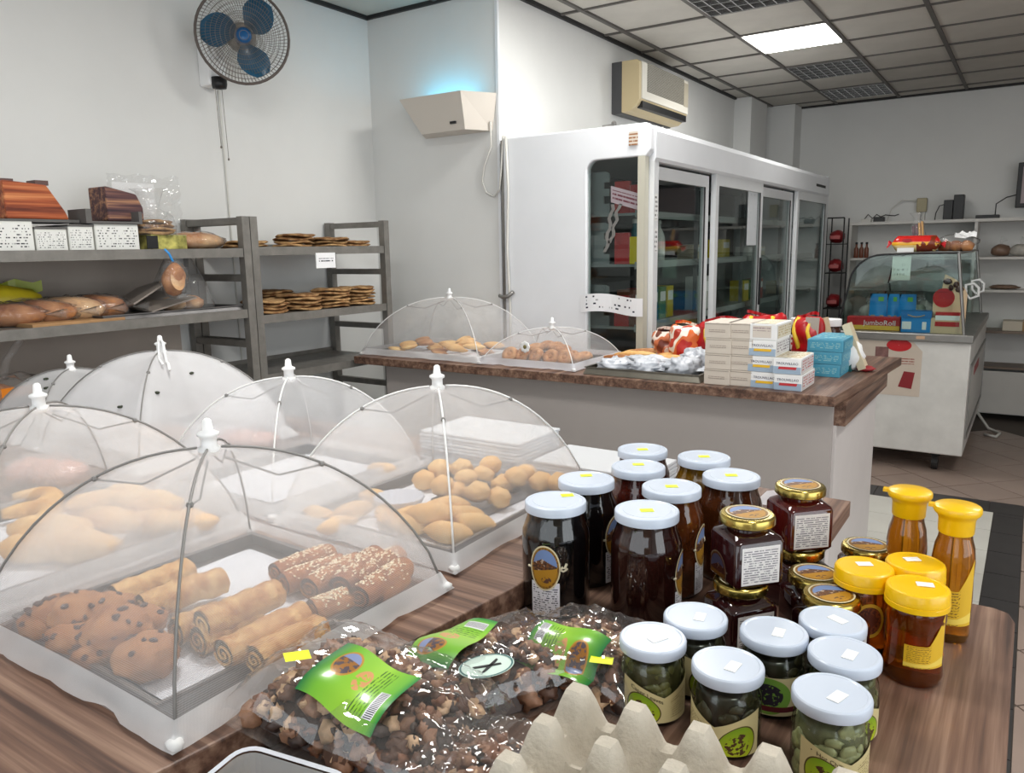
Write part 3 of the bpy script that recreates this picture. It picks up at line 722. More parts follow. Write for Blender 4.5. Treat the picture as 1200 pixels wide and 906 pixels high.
for (px, py, L, W, H, rz, lab, m, sd) in ((8, 372, .24, .095, .042, 2.6, 'brown loaf in clear wrapper at the left edge of the picture', M_loaf, 1), (43, 366, .27, .10, .045, 2.5, 'brown loaf in crinkled wrapper, second along the shelf', M_loaf, 2), (79, 360, .26, .10, .048, 2.5, 'long seeded loaf in wrapper with bright highlights', M_loafp, 3), (113, 354, .23, .095, .048, 2.6, 'reddish brown wrapped loaf, last of the row of loaves', M_loaf, 4)):
    p = PX(px, py-12, -2.90); bagged_loaf((-2.92, p.y, zz), L, W, H, R(48), lab, m, sd)
bg = thing('yellow_pack', 'yellow snack pack lying behind the wrapped loaves', 'pack', (-3.05, 1.30, zz))
blob(MB(), (0, 0, .075), (.05, .14, .06), 0, 8, .1, 3, 16, 8, .1).build('pack_body', mat('yellow_foil', (206, 186, 40), .35, var=.2, scale=8), bg, smooth=True)
MB().grid(lambda u, v: (-.02+.03*math.sin(u*7), -.14+.28*u, .11+.04*v+.008*math.sin(u*19)), 12, 2).build('crimped_seam', mat('green_foil', (150, 160, 50), .4), bg)
for k, (y, rot, tl) in enumerate(((1.66, .0, .5), (1.70, .0, .9))):
    t_ = thing('glass_sheet', ('tilted grey plastic sheet leaning behind the loaves', 'grey plastic sheet lying beside the hanging bread bag')[k], 'sheet', (-2.93, y, zz+.003))
    MB().box(-.15, .15, -.10, .10, 0, .006, 0, Matrix.Rotation(R((28, 12)[k]), 4, 'X') @ Matrix.Rotation(R((-10, 5)[k]), 4, 'Y') @ Matrix.Translation((0, .1, .05*k*0+.03))).build('sheet', mat('smoky_plastic', (150, 140, 132), .3), t_)
cr = tag(MB().box(-.20, .17, -.16, .16, 0, .012).build('wooden_board', mat('plain_wood', (170, 130, 88), .6, var=.2, scale=9)), 'thin pale wooden board on the shelf under the wrapped loaves', 'board'); cr.location = (-2.935, 1.42, S2+.013)
# thin tray under the right end of that shelf
def tray_mesh(b, hx, hy, hh, slope=.012, th=.004, rim=.008):
    o = [(-hx, -hy), (hx, -hy), (hx, hy), (-hx, hy)]
    def ring(d, z): return [(x+math.copysign(d, x), y+math.copysign(d, y), z) for x, y in o]
    rs = [ring(-slope, .002), ring(0, hh), ring(rim, hh+.001), ring(rim, hh-.003), ring(.002, hh-.003), ring(-slope+.002, 0)]
    vs = [p for r in rs for p in r]; fs = [(0, 1, 2, 3)]
    for i in range(5):
        for k in range(4): fs.append((i*4+k, i*4+(k+1) % 4, (i+1)*4+(k+1) % 4, (i+1)*4+k))
    fs.append((20, 23, 22, 21)); return b.add(vs, fs)
tg = tag(tray_mesh(MB(), .17, .29, .02).build('metal_tray', M_tray), 'shallow steel tray under the plastic bread bag on the left rack', 'tray'); tg.location = (-2.95, 1.80, S2+.0135)
pb = thing('plastic_bread_bag', 'tall clear plastic bag of bread crusts on the steel tray', 'bag', (-2.92, 1.915, S2+.016))
MB().lathe([(.125, .004), (.13, .03), (.10, .12), (.05, .22), (.012, .275), (.03, .30)], 20, capt=False).build('bag_film', film('hazy_film', (246, 246, 246), .12, .6, 20, .10), pb, smooth=True)
for k, (x, y, r) in enumerate(((.03, -.06, .05), (.045, .02, .045), (-.03, .05, .05))):
    blob(MB(), (x, y, .035), (r, r*1.1, .03), k, k+20, .1).build('crust', M_loafp, pb, smooth=True)
MB().tube([(.0, .0, .268), (.01, .004, .29), (.03, .01, .30)], .008, 6).build('twist_tie', M_wplas, pb)
hl = thing('sliced_loaf_bag', 'cut dark loaf in a clear bag hanging off the upper shelf', 'bread', (-2.725, 1.76, S1-.135)); hl.scale = (.62, .72, .62)
hb = blob(MB(), (.01, 0, .03), (.055, .062, .10), 0, 4, .06, 2, 20, 14, 0, 0, R(14)); hb.build('loaf', M_loaf, hl, smooth=True)
MB().lathe([(.001, 0), (.040, .001)], 20, capb=False, capt=False, M=Matrix.Translation((.062, -.006, .03)) @ Matrix.Rotation(R(80), 4, 'Y') @ Matrix.Diagonal((1.6, 1, 1, 1))).build('cut_face', M_loafp, hl)
blob(MB(), (.012, 0, .035), (.068, .075, .115), 0, 14, .12, 4, 22, 14, 0, 0, R(14)).build('wrapper', M_film, hl, smooth=True)
MB().tube([(.02, .0, .14), (.02, -.02, .19), (.0, -.03, .215)], .006, 6).build('blue_tie', M_blue, hl)

# boxes and loaves on top of the left rack
ZT = S1-.004
M_pr1 = printed('boxy_print', (226, 226, 222), (60, 60, 62), 9, .03, .97, .05, .95, .46, wscale=20)
def printed_box(y0, y1, hgt, label, xf=-2.80, d=.22, lid=True, z=ZT, m=M_pr1, g='printed white cartons on the rack'):
    t = thing('printed_carton', label, 'carton', (xf-d/2, (y0+y1)/2, z), 0, g)
    w = y1-y0
    MB().box(-d/2, d/2, -w/2, w/2, 0, hgt).build('carton_body', mat('carton_white', (216, 216, 210), .6), t, bevel=.002)
    MB().grid(lambda u, v: (d/2+.0012, -w/2+.004+(w-.008)*u, .004+(hgt-.012)*v), 1, 1).build('printed_face', m, t)
    if lid: MB().box(-d/2-.002, d/2+.003, -w/2-.002, w/2+.002, hgt, hgt+.006).build('lid_edge', mat('carton_dark', (92, 90, 88), .6), t)
    return t
def yy(px): return PX(px, 290, -2.80).y
printed_box(yy(-30), yy(41), .10, 'white carton with maze-like black print at the left edge of the rack')
printed_box(yy(43), yy(80), .075, 'low white carton with black print under the brown crust block')
printed_box(yy(82), yy(111), .085, 'grey and white carton, third along the top of the rack')
printed_box(yy(113), yy(164), .095, 'white printed carton with a dark open lid frame', lid=False)
t = thing('lid_frame', 'dark open tray frame standing on the printed carton', 'frame', (-2.85, (yy(103)+yy(168))/2, ZT+.096))
b = MB(); w = (yy(168)-yy(103))/2
b.box(-.06, .06, -w, w, 0, .008); b.box(-.06, .06, -w, -w+.02, .008, .05); b.box(-.06, .06, w-.012, w, .008, .045)
b.build('frame_bars', mat('carton_dark', (92, 90, 88)), t)
M_crust = wood('crusty_block', 1, (96, 40, 24), (164, 82, 46), (206, 134, 84), .6)
M_crustp = wood('purple_crust', 1, (52, 36, 44), (94, 62, 62), (176, 130, 96), .6)
t = thing('brown_crust_block', 'orange brown crusted loaf block with a sloping end on the cartons', 'bread', (-2.90, (yy(5)+yy(78))/2+.035, ZT+.108))
L = yy(80)-yy(5)
MB().prism([(-L/2, 0), (L/2, 0), (L/2-.012, .03), (L*.18, .115), (-L/2, .125)], -.07, .07, 0, Matrix(((0, 0, 1, 0), (1, 0, 0, 0), (0, 1, 0, 0), (0, 0, 0, 1)))).build('crust', M_crust, t, bevel=.006)
MB().box(-.075, .075, -L/2, L/2+.03, -.010, 0).build('dark_tray', mat('carton_dark', (92, 90, 88)), t)
for y in (-L/2+.03, L*.2): MB().box(-.03, .03, y-.022, y+.022, .117, .133).build('end_tab', mat('brown_tab', (94, 70, 66)), t)
t = thing('purple_crust_block', 'purple brown crusted block beside the clear bag on the rack', 'bread', (-2.90, (yy(127)+yy(172))/2+.03, ZT+.108))
L = yy(170)-yy(127)
MB().prism([(-L/2, 0), (L/2, 0), (L/2, .05), (L*.34, .10), (-L/2, .125)], -.06, .06, 0, Matrix(((0, 0, 1, 0), (1, 0, 0, 0), (0, 1, 0, 0), (0, 0, 0, 1)))).build('crust', M_crustp, t, bevel=.006)
t = thing('pita_pack', 'stack of pale pita breads in a clear pack on the cartons', 'bread', (-2.86, (yy(168)+yy(213))/2, ZT+.06))
for k in range(4):
    o = link('pita', FM[k], t); o.location = (0, 0, k*.014); o.scale = (.8, .8, 1); o.rotation_euler = (0, 0, k)
MB().lathe([(.085, -.004), (.092, .03), (.08, .07), (.03, .10), (.05, .16), (.07, .17)], 16, capt=False).build('pack_film', M_film, t, smooth=True)
t = thing('pack_stand', 'dark green and yellow printed pack under the pita breads', 'pack', (-2.86, (yy(183)+yy(215))/2, ZT))
MB().box(-.07, .07, -.08, .07, 0, .058).build('pack_body', mat('olive_pack', (110, 108, 40), .4, var=.6, scale=24, var2=(208, 200, 110)), t, bevel=.004)
MB().box(.069, .072, -.10, -.055, -.0+.005, .054).build('black_tab', M_black, t)
sh = thing('label_sheet', 'white sheet wrapped in crumpled cellophane standing on the rack', 'note', (-2.93, (yy(165)+yy(206))/2, ZT+.128))
MB().box(-.001, .001, -.085, .085, 0, .13).build('sheet', M_card, sh)
cel = MB(); cel.grid(lambda u, v: (.012+.02*mnoise.noise((u*9, v*7, 2)), -.11+.30*u, -.02+.18*v+.02*mnoise.noise((u*6, 3, v))), 20, 14); cel.build('cellophane', M_filmd, sh)
bagged_loaf((-2.86, (yy(207)+yy(268))/2, ZT+.002), .27, .13, .036, R(88), 'pale long loaf in a clear bag at the end of the top shelf', M_loafp, 9, tail=False)
# bag of coloured rolls low at the left edge
p = PX(14, 440, -2.84)
lb = thing('grain_bread_bag', 'bag of dark grain rolls with colourful print at the left edge', 'bread', (-2.84, p.y-.03, .905))
for k, (a, b_, z) in enumerate(((0, -.09, .05), (.02, .05, .055), (-.04, -.02, .13), (.0, .12, .05))):
    blob(MB(), (a, b_, z), (.07, .09, .05), .5*k, k+40, .1).build('roll', M_loaf, lb, smooth=True)
lb2 = blob(MB(), (0, 0, .10), (.11, .2, .11), 0, 77, .2, 5, 22, 12, .05); lb2.build('wrapper', M_film, lb, smooth=True)
MB().grid(lambda u, v: (.10+.004*u, -.05+.10*u, .15+.03*v), 2, 2).build('colour_strip', mat('orange_print', (226, 130, 30), .4), lb)
MB().tube([(0, 0, .2), (.02, .01, .26), (.05, .05, .33)], .012, 6).build('bag_neck', M_film, lb)
# ================================================================== glass display case at the back right
dc = thing('display_case', 'white wheeled display case with curved glass top full of sweets', 'display case', (-.7, 6.5, 0))
DX0, DX1, DYa, DYb, DZ = -1.11, -.31, 5.60, 7.46, .92
M_case = mat('case_white', (206, 204, 200), .45, var=.10, scale=5)
MB().box(-1.06, DX1+.02, DYa+.03, DYb, .13, DZ-.05).build('cabinet_body', M_case, dc, world=True, bevel=.008)
b = MB(); b.box(DX0, DX1+.03, DYa, DYb+.03, DZ-.05, DZ); b.build('steel_deck', M_steel, dc, world=True, bevel=.006)
MB().box(-.60, -.55, DYa-.0015, DYa, DZ-.035, DZ-.015).build('maker_plate', mat('plate_tan', (196, 160, 130), .5), dc, world=True)
MB().box(DX1+.019, DX1+.024, DYa+.12, DYb-.1, .26, .70).build('service_hatch', mat('hatch_grey', (188, 186, 182), .4), dc, world=True)
b = MB()
for (ya, yb, za, zb) in ((DYa+.10, DYb-.08, .70, .72), (DYa+.10, DYb-.08, .235, .26), (DYa+.10, DYa+.12, .26, .70), (DYb-.1, DYb-.08, .26, .70)): b.box(DX1+.019, DX1+.03, ya, yb, za, zb)
b.build('hatch_frame', M_steel, dc, world=True)
MB().box(DX1+.024, DX1+.026, DYa+.5, DYa+1.0, .60, .66).build('hatch_lettering_strip', mat('hatch_red', (150, 60, 62), .5), dc, world=True)
for (x, y) in ((-.45, DYa+.15), (-.95, DYa+.15), (-.45, DYb-.15), (-.95, DYb-.15)):
    w = MB(); w.lathe([(.02, -.02), (.055, -.018), (.055, .018), (.02, .02)], 16, M=Matrix.Translation((x, y, .055)) @ Matrix.Rotation(math.pi/2, 4, 'Y')); w.box(x-.03, x+.03, y-.03, y+.03, .10, .13)
    w.build('caster', M_dark, dc, world=True)
prof = [(DX0+.02, DZ)]+[(-1.09+.06*t, DZ+.30*t) for t in (.33, .66, 1)]+[(-1.03+.20*(1-math.cos(a)), DZ+.30+.205*math.sin(a)) for a in [i*math.pi/2/8 for i in range(1, 9)]]+[(-.62, 1.43), (-.40, 1.43)]
b = MB(); n = len(prof)
b.grid(lambda u, v: (prof[round(u*(n-1))][0], DYa+.03+(DYb-DYa-.06)*v, prof[round(u*(n-1))][1]), n-1, 1)
o = b.build('curved_glass', M_glass, dc, world=True, smooth=True)
poly2 = prof+[(-.34, DZ)]
for y in (DYa+.03, DYb-.03):
    MB().prism(poly2, 0, .005, 0, XZ(y)).build('end_glass', M_glass, dc, world=True)
for y in (DYa+.028, DYb-.03): MB().tube([(x, y, z) for x, z in prof], .006, 6).build('black_trim', M_black, dc, world=True)
b = MB(); b.tube([(-.40, DYa+.03, 1.43), (-.335, DYa+.03, DZ)], .010, 6); b.tube([(-.40, DYb-.03, 1.43), (-.335, DYb-.03, DZ)], .010, 6); b.tube([(-.40, DYa+.03, 1.43), (-.40, DYb-.03, 1.43)], .010, 6)
b.build('rear_frame', M_steel, dc, world=True)
MB().box(-.95, -.45, DYa+.10, DYb-.10, 1.18, 1.186).build('glass_shelf', M_glass, dc, world=True)
for y in (DYa+.3, DYa+.9): MB().tube([(-.365, y, 1.22), (-.32, y, 1.23), (-.29, y, 1.20), (-.29, y, 1.15), (-.335, y, 1.13), (-.36, y, 1.16)], .009, 6, closed=True).build('door_handle', M_wplas, dc, world=True)
# posters on the near face
yp = DYa+.0285
po = thing('poster', 'cream poster with red roundels stuck on the display case end', 'poster', (-.75, yp, .7))
M_post = mat('poster_cream', (196, 182, 168), .6, var=.06, scale=4)
MB().grid(lambda u, v: (-1.0+.44*u, yp, .50+(.36 if u < .9 else .30)*v+.0), 8, 4).build('poster_sheet', M_post, po, world=True)
MB().lathe([(.002, 0), (.075, 0)], 24, capb=False, capt=False, M=Matrix.Translation((-.70, yp-.001, .835)) @ Matrix.Rotation(math.pi/2, 4, 'X') @ Matrix.Diagonal((1, .55, 1, 1))).build('red_roundel', M_red, po, world=True)
MB().prism([(-.05, -.05), (.03, -.06), (.045, .05), (-.02, .055)], 0, .001, 0, Matrix.Translation((-.64, yp-.001, .61)) @ Matrix.Rotation(math.pi/2, 4, 'X')).build('red_badge', mat('deep_red', (130, 26, 34), .5), po, world=True)
MB().grid(lambda u, v: (-.84+.08*u, yp-.001, .66+.16*v), 2, 2).build('portrait_print', mat('portrait', (120, 84, 80), .6, var=.4, scale=22), po, world=True)
MB().grid(lambda u, v: (-.74+.14*u, yp-.001, .71+.05*v), 2, 2).build('poster_print', printed('poster_text', (196, 182, 168), (150, 90, 80), 3, .02, .98, .05, .95, .6), po, world=True)
# sweets standing in the case
def pt(px, py, y): return PY(px, py, y)
def case_x(px, y=5.76): return PY(px, 384, y).x
def box_thing(name, label, cat, x0, x1, y0, y1, z0, z1, m, group=None, bevel=.003):
    t = thing(name, label, cat, ((x0+x1)/2, (y0+y1)/2, z0), 0, group)
    MB().box(x0, x1, y0, y1, z0, z1).build('body', m, t, world=True, bevel=bevel); return t
yj = 5.70
t = box_thing('roll_cake_box', 'long red and yellow cake roll box in the display case', 'box', case_x(994), case_x(1056), yj, yj+.08, DZ, DZ+.09, M_red, 'sweets in the glass case')
xa, xb = case_x(994), case_x(1056)
MB().box(xa+.002, xb-.002, yj-.0015, yj, DZ+.003, DZ+.032).build('yellow_band', mat('yellow_band', (236, 190, 70), .4), t, world=True)
lettering('JumboRoll', lambda x, y: (x+(xa+xb)/2+.04-t.location.x, yj-.0025-t.location.y, y+.05), M_card, t, w=.20)
for k, (pa, pb_) in enumerate(((1017, 1038), (1038, 1052), (1051, 1072))):
    t = thing('blue_pouch', '%s of the three bright blue pouches in the display case' % ('leftmost', 'middle', 'rightmost')[k], 'pouch', (case_x((pa+pb_)/2, 5.88), 5.88, DZ), 0, 'blue pouches in the case')
    w = case_x(pb_, 5.88)-case_x(pa, 5.88)
    MB().grid(lambda u, v: ((u-.5)*w*(1-.06*v), (-.035*math.sin(math.pi*u)*(1-v)), .235*v), 8, 6).build('front_film', M_blue, t, smooth=True)
    MB().grid(lambda u, v: ((u-.5)*w*(1-.06*v), (.035*math.sin(math.pi*u)*(1-v)), .235*v), 8, 6).build('back_film', M_blue, t, smooth=True)
    MB().grid(lambda u, v: ((u-.5)*w*.7, -.037+.02*v-.002, .03+.06*v), 2, 2).build('picture_print', mat('pouch_print', (190, 150, 110), .5, var=.4, scale=50), t)
    MB().grid(lambda u, v: (w*.15+(u-.5)*w*.3, -.012, .185+.03*v), 1, 1).build('green_seal', mat('green_seal', (110, 190, 90), .5), t)
xa, xb = case_x(1058), case_x(1092)
t = box_thing('blue_carton', 'low bright blue carton with a curved smile line in the display case', 'carton', xa, xb, 5.66, 5.78, DZ, DZ+.135, M_blue, 'sweets in the glass case')
MB().box(xa-.003, xb+.003, 5.655, 5.785, DZ+.095, DZ+.138).build('lid', mat('blue_lid', (24, 118, 190), .4), t, world=True)
MB().tube([((xa+xb)/2+.05*(q/4-1), 5.6535, DZ+.115-.012*math.sin(math.pi*q/8)) for q in range(9)], .003, 4).build('smile_line', mat('tan_line', (206, 170, 110), .5), t, world=True)
for (a, b2) in ((.03, .35), (.72, .86)): MB().box(xa+(xb-xa)*a, xa+(xb-xa)*b2, 5.6585, 5.66, DZ+.02, DZ+.07).build('white_panel', M_card, t, world=True)
xa, xb = case_x(1092), case_x(1131)
t = thing('chocolate_display', 'tall cream cardboard display box with red roundel and chocolates', 'display box', ((xa+xb)/2, 5.72, DZ), 0, 'sweets in the glass case')
w = (xb-xa)/2
MB().prism([(-w, 0), (w, 0), (w, .25), (w*.85, .28), (w*.3, .34), (-w*.4, .375), (-w*.55, .26), (-w, .25)], -.01, .01, 0, Matrix.Rotation(math.pi/2, 4, 'X')).build('cardboard', mat('cream_card', (226, 196, 160), .5), t)
MB().box(-w, w, -.05, -.01, 0, .10).build('tray_front', mat('cream_card', (226, 196, 160)), t)
MB().lathe([(.001, 0), (.062, 0)], 24, capb=False, capt=False, M=Matrix.Translation((-.035, -.0115, .225)) @ Matrix.Rotation(math.pi/2, 4, 'X')).build('red_roundel', M_red, t)
for k, (a, c_) in enumerate(((-.02, .33), (.03, .31), (.0, .29), (.05, .28))): blob(MB(), (a, -.013, c_), (.026, .012, .02), k, k, .1, 2, 10, 6).build('chocolate', mat('chocolate', (70, 34, 22), .35), t, smooth=True)
for z, hh, mm in ((.115, .02, M_red), (.085, .03, M_card), (.045, .03, M_red)): MB().box(-w*.75, w*.7, -.0525, -.0505 if z < .1 else -.0108, z, z+hh).build('print_bar', mm, t)
t = thing('price_sign', 'pale green price sign hanging inside the display case glass', 'sign', (PY(1056, 318, 5.66).x, 5.66, 1.25), 0)
xs = PY(1056, 318, 5.66).x
MB().grid(lambda u, v: (xs-.055+.11*u, 5.655, 1.26+.15*v), 1, 1).build('card', printed('green_sign', (206, 220, 210), (70, 84, 80), 5, .1, .85, .1, .75, .4), t, world=True)
MB().box(xs-.055, xs+.055, 5.657, 5.66, 1.258, 1.412).build('card_back', M_card, t, world=True)
rngc = random.Random(3)
M_clearpk = [mat('case_pack_%d' % i, c, .4, var=.2, scale=25) for i, c in enumerate(((150, 150, 146), (120, 96, 80), (170, 166, 158), (130, 140, 130)))]
for k in range(10):
    x, y = -.98+.11*(k % 5)+rngc.uniform(-.02, .02), 6.15+.5*(k//5)+rngc.uniform(-.1, .1)
    t = thing('wrapped_sweet_bag', 'clear sweet bag in the display case, %s from left in the %s row' % (ORD[k % 5], ('nearer', 'farther')[k//5]), 'bag', (x, y, DZ+.002), rngc.uniform(0, 3), 'loose sweet bags deep in the case')
    blob(MB(), (0, 0, .07), (.07, .05, .07), 0, k, .2, 3, 12, 8, .05).build('contents', M_clearpk[k % 4], t, smooth=True)
    MB().tube([(0, 0, .13), (.01, 0, .16), (.03, .01, .18)], [.01, .014, .03], 8).build('twisted_top', M_film, t, smooth=True)
# on top of the case
GT = 1.437
xa, xb = PY(1046, 290, 5.72).x, PY(1102, 290, 5.72).x
t = thing('roll_cake_pack', 'red and yellow wrapped roll cake lying on top of the display case', 'pack', ((xa+xb)/2, 5.72, GT), 0)
L = (xb-xa)/2
def rollp(u, v):
    q = 2*math.pi*u; x = -L+2*L*v; e = min(1, min(v, 1-v)*9+.25)
    return (x, .05*math.cos(q)*(1 if .08 < v < .92 else .9), .055+.052*math.sin(q)*e)
N = NT('roll_wrap'); u, v = N.uv(); oc = N.n('ShaderNodeSeparateXYZ'); N.put(oc.inputs[0], N.coord()); zc = oc.outputs[2]
ns = N.noise(scale=18, detail=2)
colr = N.mix(N.math('LESS_THAN', zc, .066), lin((206, 34, 30)), lin((240, 178, 50)))
colr = N.mix(N.math('LESS_THAN', zc, .045), colr, lin((240, 214, 150)))
colr = N.mix(N.math('MULTIPLY', N.math('GREATER_THAN', v, .52), N.math('GREATER_THAN', ns, .52)), colr, lin((126, 50, 26)))
M_rollw = N.principled(colr, .25, 0, .5)
MB().grid(rollp, 20, 20, closeu=True).build('wrapper', M_rollw, t, smooth=True)
MB().lathe([(.001, 0), (.028, 0)], 20, capb=False, capt=False, M=Matrix.Translation((-L*.35, -.0515, .075)) @ Matrix.Rotation(math.pi/2, 4, 'X') @ Matrix.Diagonal((1, .45, 1, 1))).build('brand_oval', mat('oval_red', (176, 14, 30), .4), t)
MB().box(-L*.75, -L*.05, -.056, -.053, -.0+.002, .03).build('white_tag', M_card, t)
for s_ in (-1, 1): MB().grid(lambda u, v: (s_*(L+.03*v), (u-.5)*.09, .055+(.5-u)*0+.045*math.sin(u*12)*.2*v+(u-.5)*.06*v), 10, 2).build('crimped_end', M_red, t)
t = thing('pastry_bag', 'clear bag of brown pastries with white paper on the display case top', 'bag', (PY(1118, 290, 5.78).x, 5.78, GT), 0)
for k in range(3): blob(MB(), (-.05+.06*k, 0, .035), (.05, .04, .035), k, k+3, .12, 2.5, 12, 8, .1).build('pastry', M_loaf, t, smooth=True)
blob(MB(), (.01, 0, .055), (.12, .06, .055), 0, 19, .22, 4, 18, 10, .06).build('bag_film', M_film, t, smooth=True)
MB().grid(lambda u, v: (.0+.12*u, -.03+.05*v, .09+.03*mnoise.noise((u*5, v*5, 1))+.03*v), 6, 6).build('white_paper', M_card, t)
t = thing('breadstick_bag', 'clear bag of long breadsticks standing on the display case', 'bag', (PY(1077, 290, 5.86).x, 5.87, GT), 0)
for k in range(4): MB().tube([(-.025+.017*k, 0, .0), (-.045+.016*k, .01*k, .17+.01*k)], .008, 6).build('breadstick', mat(('stick_purple', 'stick_tan')[k // 2], ((110, 80, 90), (206, 160, 96))[k // 2], .6), t)
MB().lathe([(.045, 0), (.048, .1), (.04, .19), (.015, .22), (.045, .26)], 14, capt=False, M=Matrix.Rotation(R(-6), 4, 'Y')).build('bag_film', M_film, t, smooth=True)

# ================================================================== back wall shelving
bs = thing('wall_shelving', 'white open shelving unit along the back wall', 'shelving', (-.3, 7.75, 0))
YS = 7.60
M_shw = mat('shelving_white', (206, 203, 198), .5, var=.04, scale=4); M_shd = mat('shelf_brown', (120, 104, 92), .5)
for x in (-1.405, -.43, .55, 1.5): MB().box(x-.012, x+.012, YS, BACKY-.01, 0, 1.66).build('upright', M_shw, bs, world=True)
MB().box(-1.417, 1.512, YS-.01, BACKY-.01, 1.66, 1.685).build('top_board', M_shw, bs, world=True)
for (xa, xb) in ((-1.393, -.442), (-.418, .538), (.562, 1.488)):
    for z in (1.37, 1.10, .76, .46): MB().box(xa, xb, YS+.01, BACKY-.01, z-.02, z).build('shelf', M_shd if z in (.76, .46) else M_shw, bs, world=True)
    MB().box(xa, xb, YS+.015, YS+.03, .06, .42).build('base_panel', M_shw, bs, world=True)
TB = 1.685
def tx(px, y=7.7): return PY(px, 258, y).x
t = thing('socket_box', 'beige cable junction box on the wall above the shelving', 'socket', (tx(1079, 7.88), BACKY, 1.74))
x = tx(1079, 7.88)
MB().box(x-.04, x+.04, BACKY-.05, BACKY-.001, 1.765, 1.885).build('box', mat('beige_box', (172, 162, 130), .5), t, world=True, bevel=.006)
for dx in (-.018, .018): MB().box(x+dx-.010, x+dx+.010, BACKY-.03, BACKY-.001, TB, 1.765).build('conduit', M_cable, t, world=True)
MB().tube([(x-.04, BACKY-.03, 1.86), (x-.16, BACKY-.03, 1.875), (x-.24, BACKY-.04, 1.80), (x-.27, BACKY-.06, TB+.004)], .004, 5).build('lead', M_cable, t, world=True, smooth=True)
t = thing('router', 'pair of black router boxes standing on the shelving', 'router', (tx(1115), 7.72, TB))
MB().box(-.065, .005, -.05, .05, 0, .165).build('router_unit', M_black, t, bevel=.004); MB().box(.008, .085, -.06, .06, 0, .205).build('router_unit', M_black, t, bevel=.004)
MB().tube([(-.065, 0, .13), (-.10, 0, .12), (-.125, .01, .06), (-.13, .02, .004)], .004, 5).build('lead', M_black, t, smooth=True)
t = thing('adapter_tangle', 'small tangle of black adapters and leads on the shelving', 'adapter', (tx(1022), 7.72, TB))
MB().box(-.09, -.01, -.03, .03, 0, .03).build('adapter_plate', M_cable, t); MB().box(.01, .10, -.03, .03, 0, .045).build('adapter', M_black, t, bevel=.006)
rg = random.Random(4); MB().tube([(-.07+.035*k, rg.uniform(-.03, .03), .02+.05*abs(math.sin(k*1.7))) for k in range(9)], .005, 5).build('tangled_lead', M_black, t, smooth=True)
t = thing('set_top_box', 'flat black set-top box on the shelving beside the monitor', 'media box', (tx(1157), 7.72, TB))
MB().box(-.085, .085, -.06, .06, 0, .03).build('body', M_black, t, bevel=.004)
MB().tube([(.05, .03, .03), (.05, .05, .12), (.12, .05, .17), (.22, .05, .195)], .005, 5).build('lead', M_black, t, smooth=True)
x = tx(1186)
t = thing('monitor', 'black framed monitor at the right edge above the shelving', 'monitor', (x+.28, 7.74, TB))
MB().box(-.27, .27, -.02, .02, .08, .44).build('frame', M_black, t, bevel=.006)
MB().grid(lambda u, v: (-.235+.47*u, -.021, .115+.29*v), 1, 1).build('screen', mat('screen_pinkish', (150, 132, 134), .3), t)
MB().box(-.03, .03, -.005, .03, 0, .10).build('neck', M_black, t); MB().box(-.11, .11, -.06, .06, 0, .012).build('foot', M_black, t)
for k, (px, z, w, lab) in enumerate(((1172, 1.37, .09, 'small clear bag of nuts on the shelving behind the case'), (1196, 1.37, .11, 'clear bag of pale goods at the right edge of the shelving'), (1180, 1.10, .14, 'flat brown packet on the middle shelving board'))):
    x = PY(px, 300, 7.7).x
    t = thing('goods_bag', lab, 'bag', (x, 7.72, z)); blob(MB(), (0, 0, (.05, .05, .02)[k]), (w*.8, .06, (.05, .05, .02)[k]), 0, k+9, .15, 3, 14, 8, .1).build('contents', M_clearpk[(1, 2, 1)[k]], t, smooth=True)
    if k < 2: MB().tube([(0, 0, .09), (0, 0, .12), (.02, 0, .15)], [.012, .012, .03], 8).build('bag_neck', M_film, t)
x = PY(1195, 380, 7.7).x
t = box_thing('parcel', 'cream cardboard parcel on the low shelving board', 'box', x-.12, x+.2, 7.65, 7.85, .76, .84, mat('parcel_card', (196, 186, 170), .6))
MB().box(x+.02, x+.05, 7.648, 7.852, .7605, .842).build('tape_strip', mat('tape_brown', (150, 120, 80), .4), t, world=True)
for k in range(3):
    x = PY((1003, 1009, 1015)[k], 300, 7.7).x
    t = thing('small_bottle', 'dark little bottle, %s of three at the left end of the shelving' % ('left', 'middle', 'right')[k], 'bottle', (x, 7.70, 1.37), 0, 'little bottles on the shelving')
    MB().lathe([(.018, 0), (.02, .004), (.02, .08), (.009, .10), (.009, .125)], 10).build('body', M_pk[4], t, smooth=True); MB().lathe([(.011, .122), (.011, .14)], 8).build('cap', M_black, t)
# red goods stand beside the fridge
x = PY(980, 300, 7.35).x
rs = thing('wire_stand', 'dark wire stand with red packs beside the far end of the fridge', 'stand', (x, 7.35, 0))
for dx in (-.07, .07):
    for dy in (-.1, .1): MB().tube([(dx, dy, 0), (dx, dy, 1.72)], .006, 6).build('upright', M_dark, rs)
MB().tube([(-.07, -.1, 1.72), (.07, -.1, 1.72)], .006, 6).build('top_rail', M_dark, rs)
for z in (.62, .94, 1.25, 1.50): MB().box(-.075, .075, -.105, .105, z-.008, z).build('wire_tray', M_dark, rs)
for k, z in enumerate((.62, .94, 1.25, 1.50)):
    t = thing('red_pack', 'red pack on the %s tray of the wire stand' % ('lowest', 'second', 'third', 'top')[k], 'pack', (x, 7.35, z), 0, 'red packs on the wire stand')
    blob(MB(), (0, 0, .06), (.065, .09, .06), 0, k, .12, 3, 12, 8, .1).build('pack_body', mat('dull_red', (126, 22, 28), .4), t, smooth=True)
    MB().grid(lambda u, v: (-.04+.08*u, -.0915, .04+.03*v), 1, 1).build('pack_print', mat('pack_print', (180, 90, 90), .5), t)
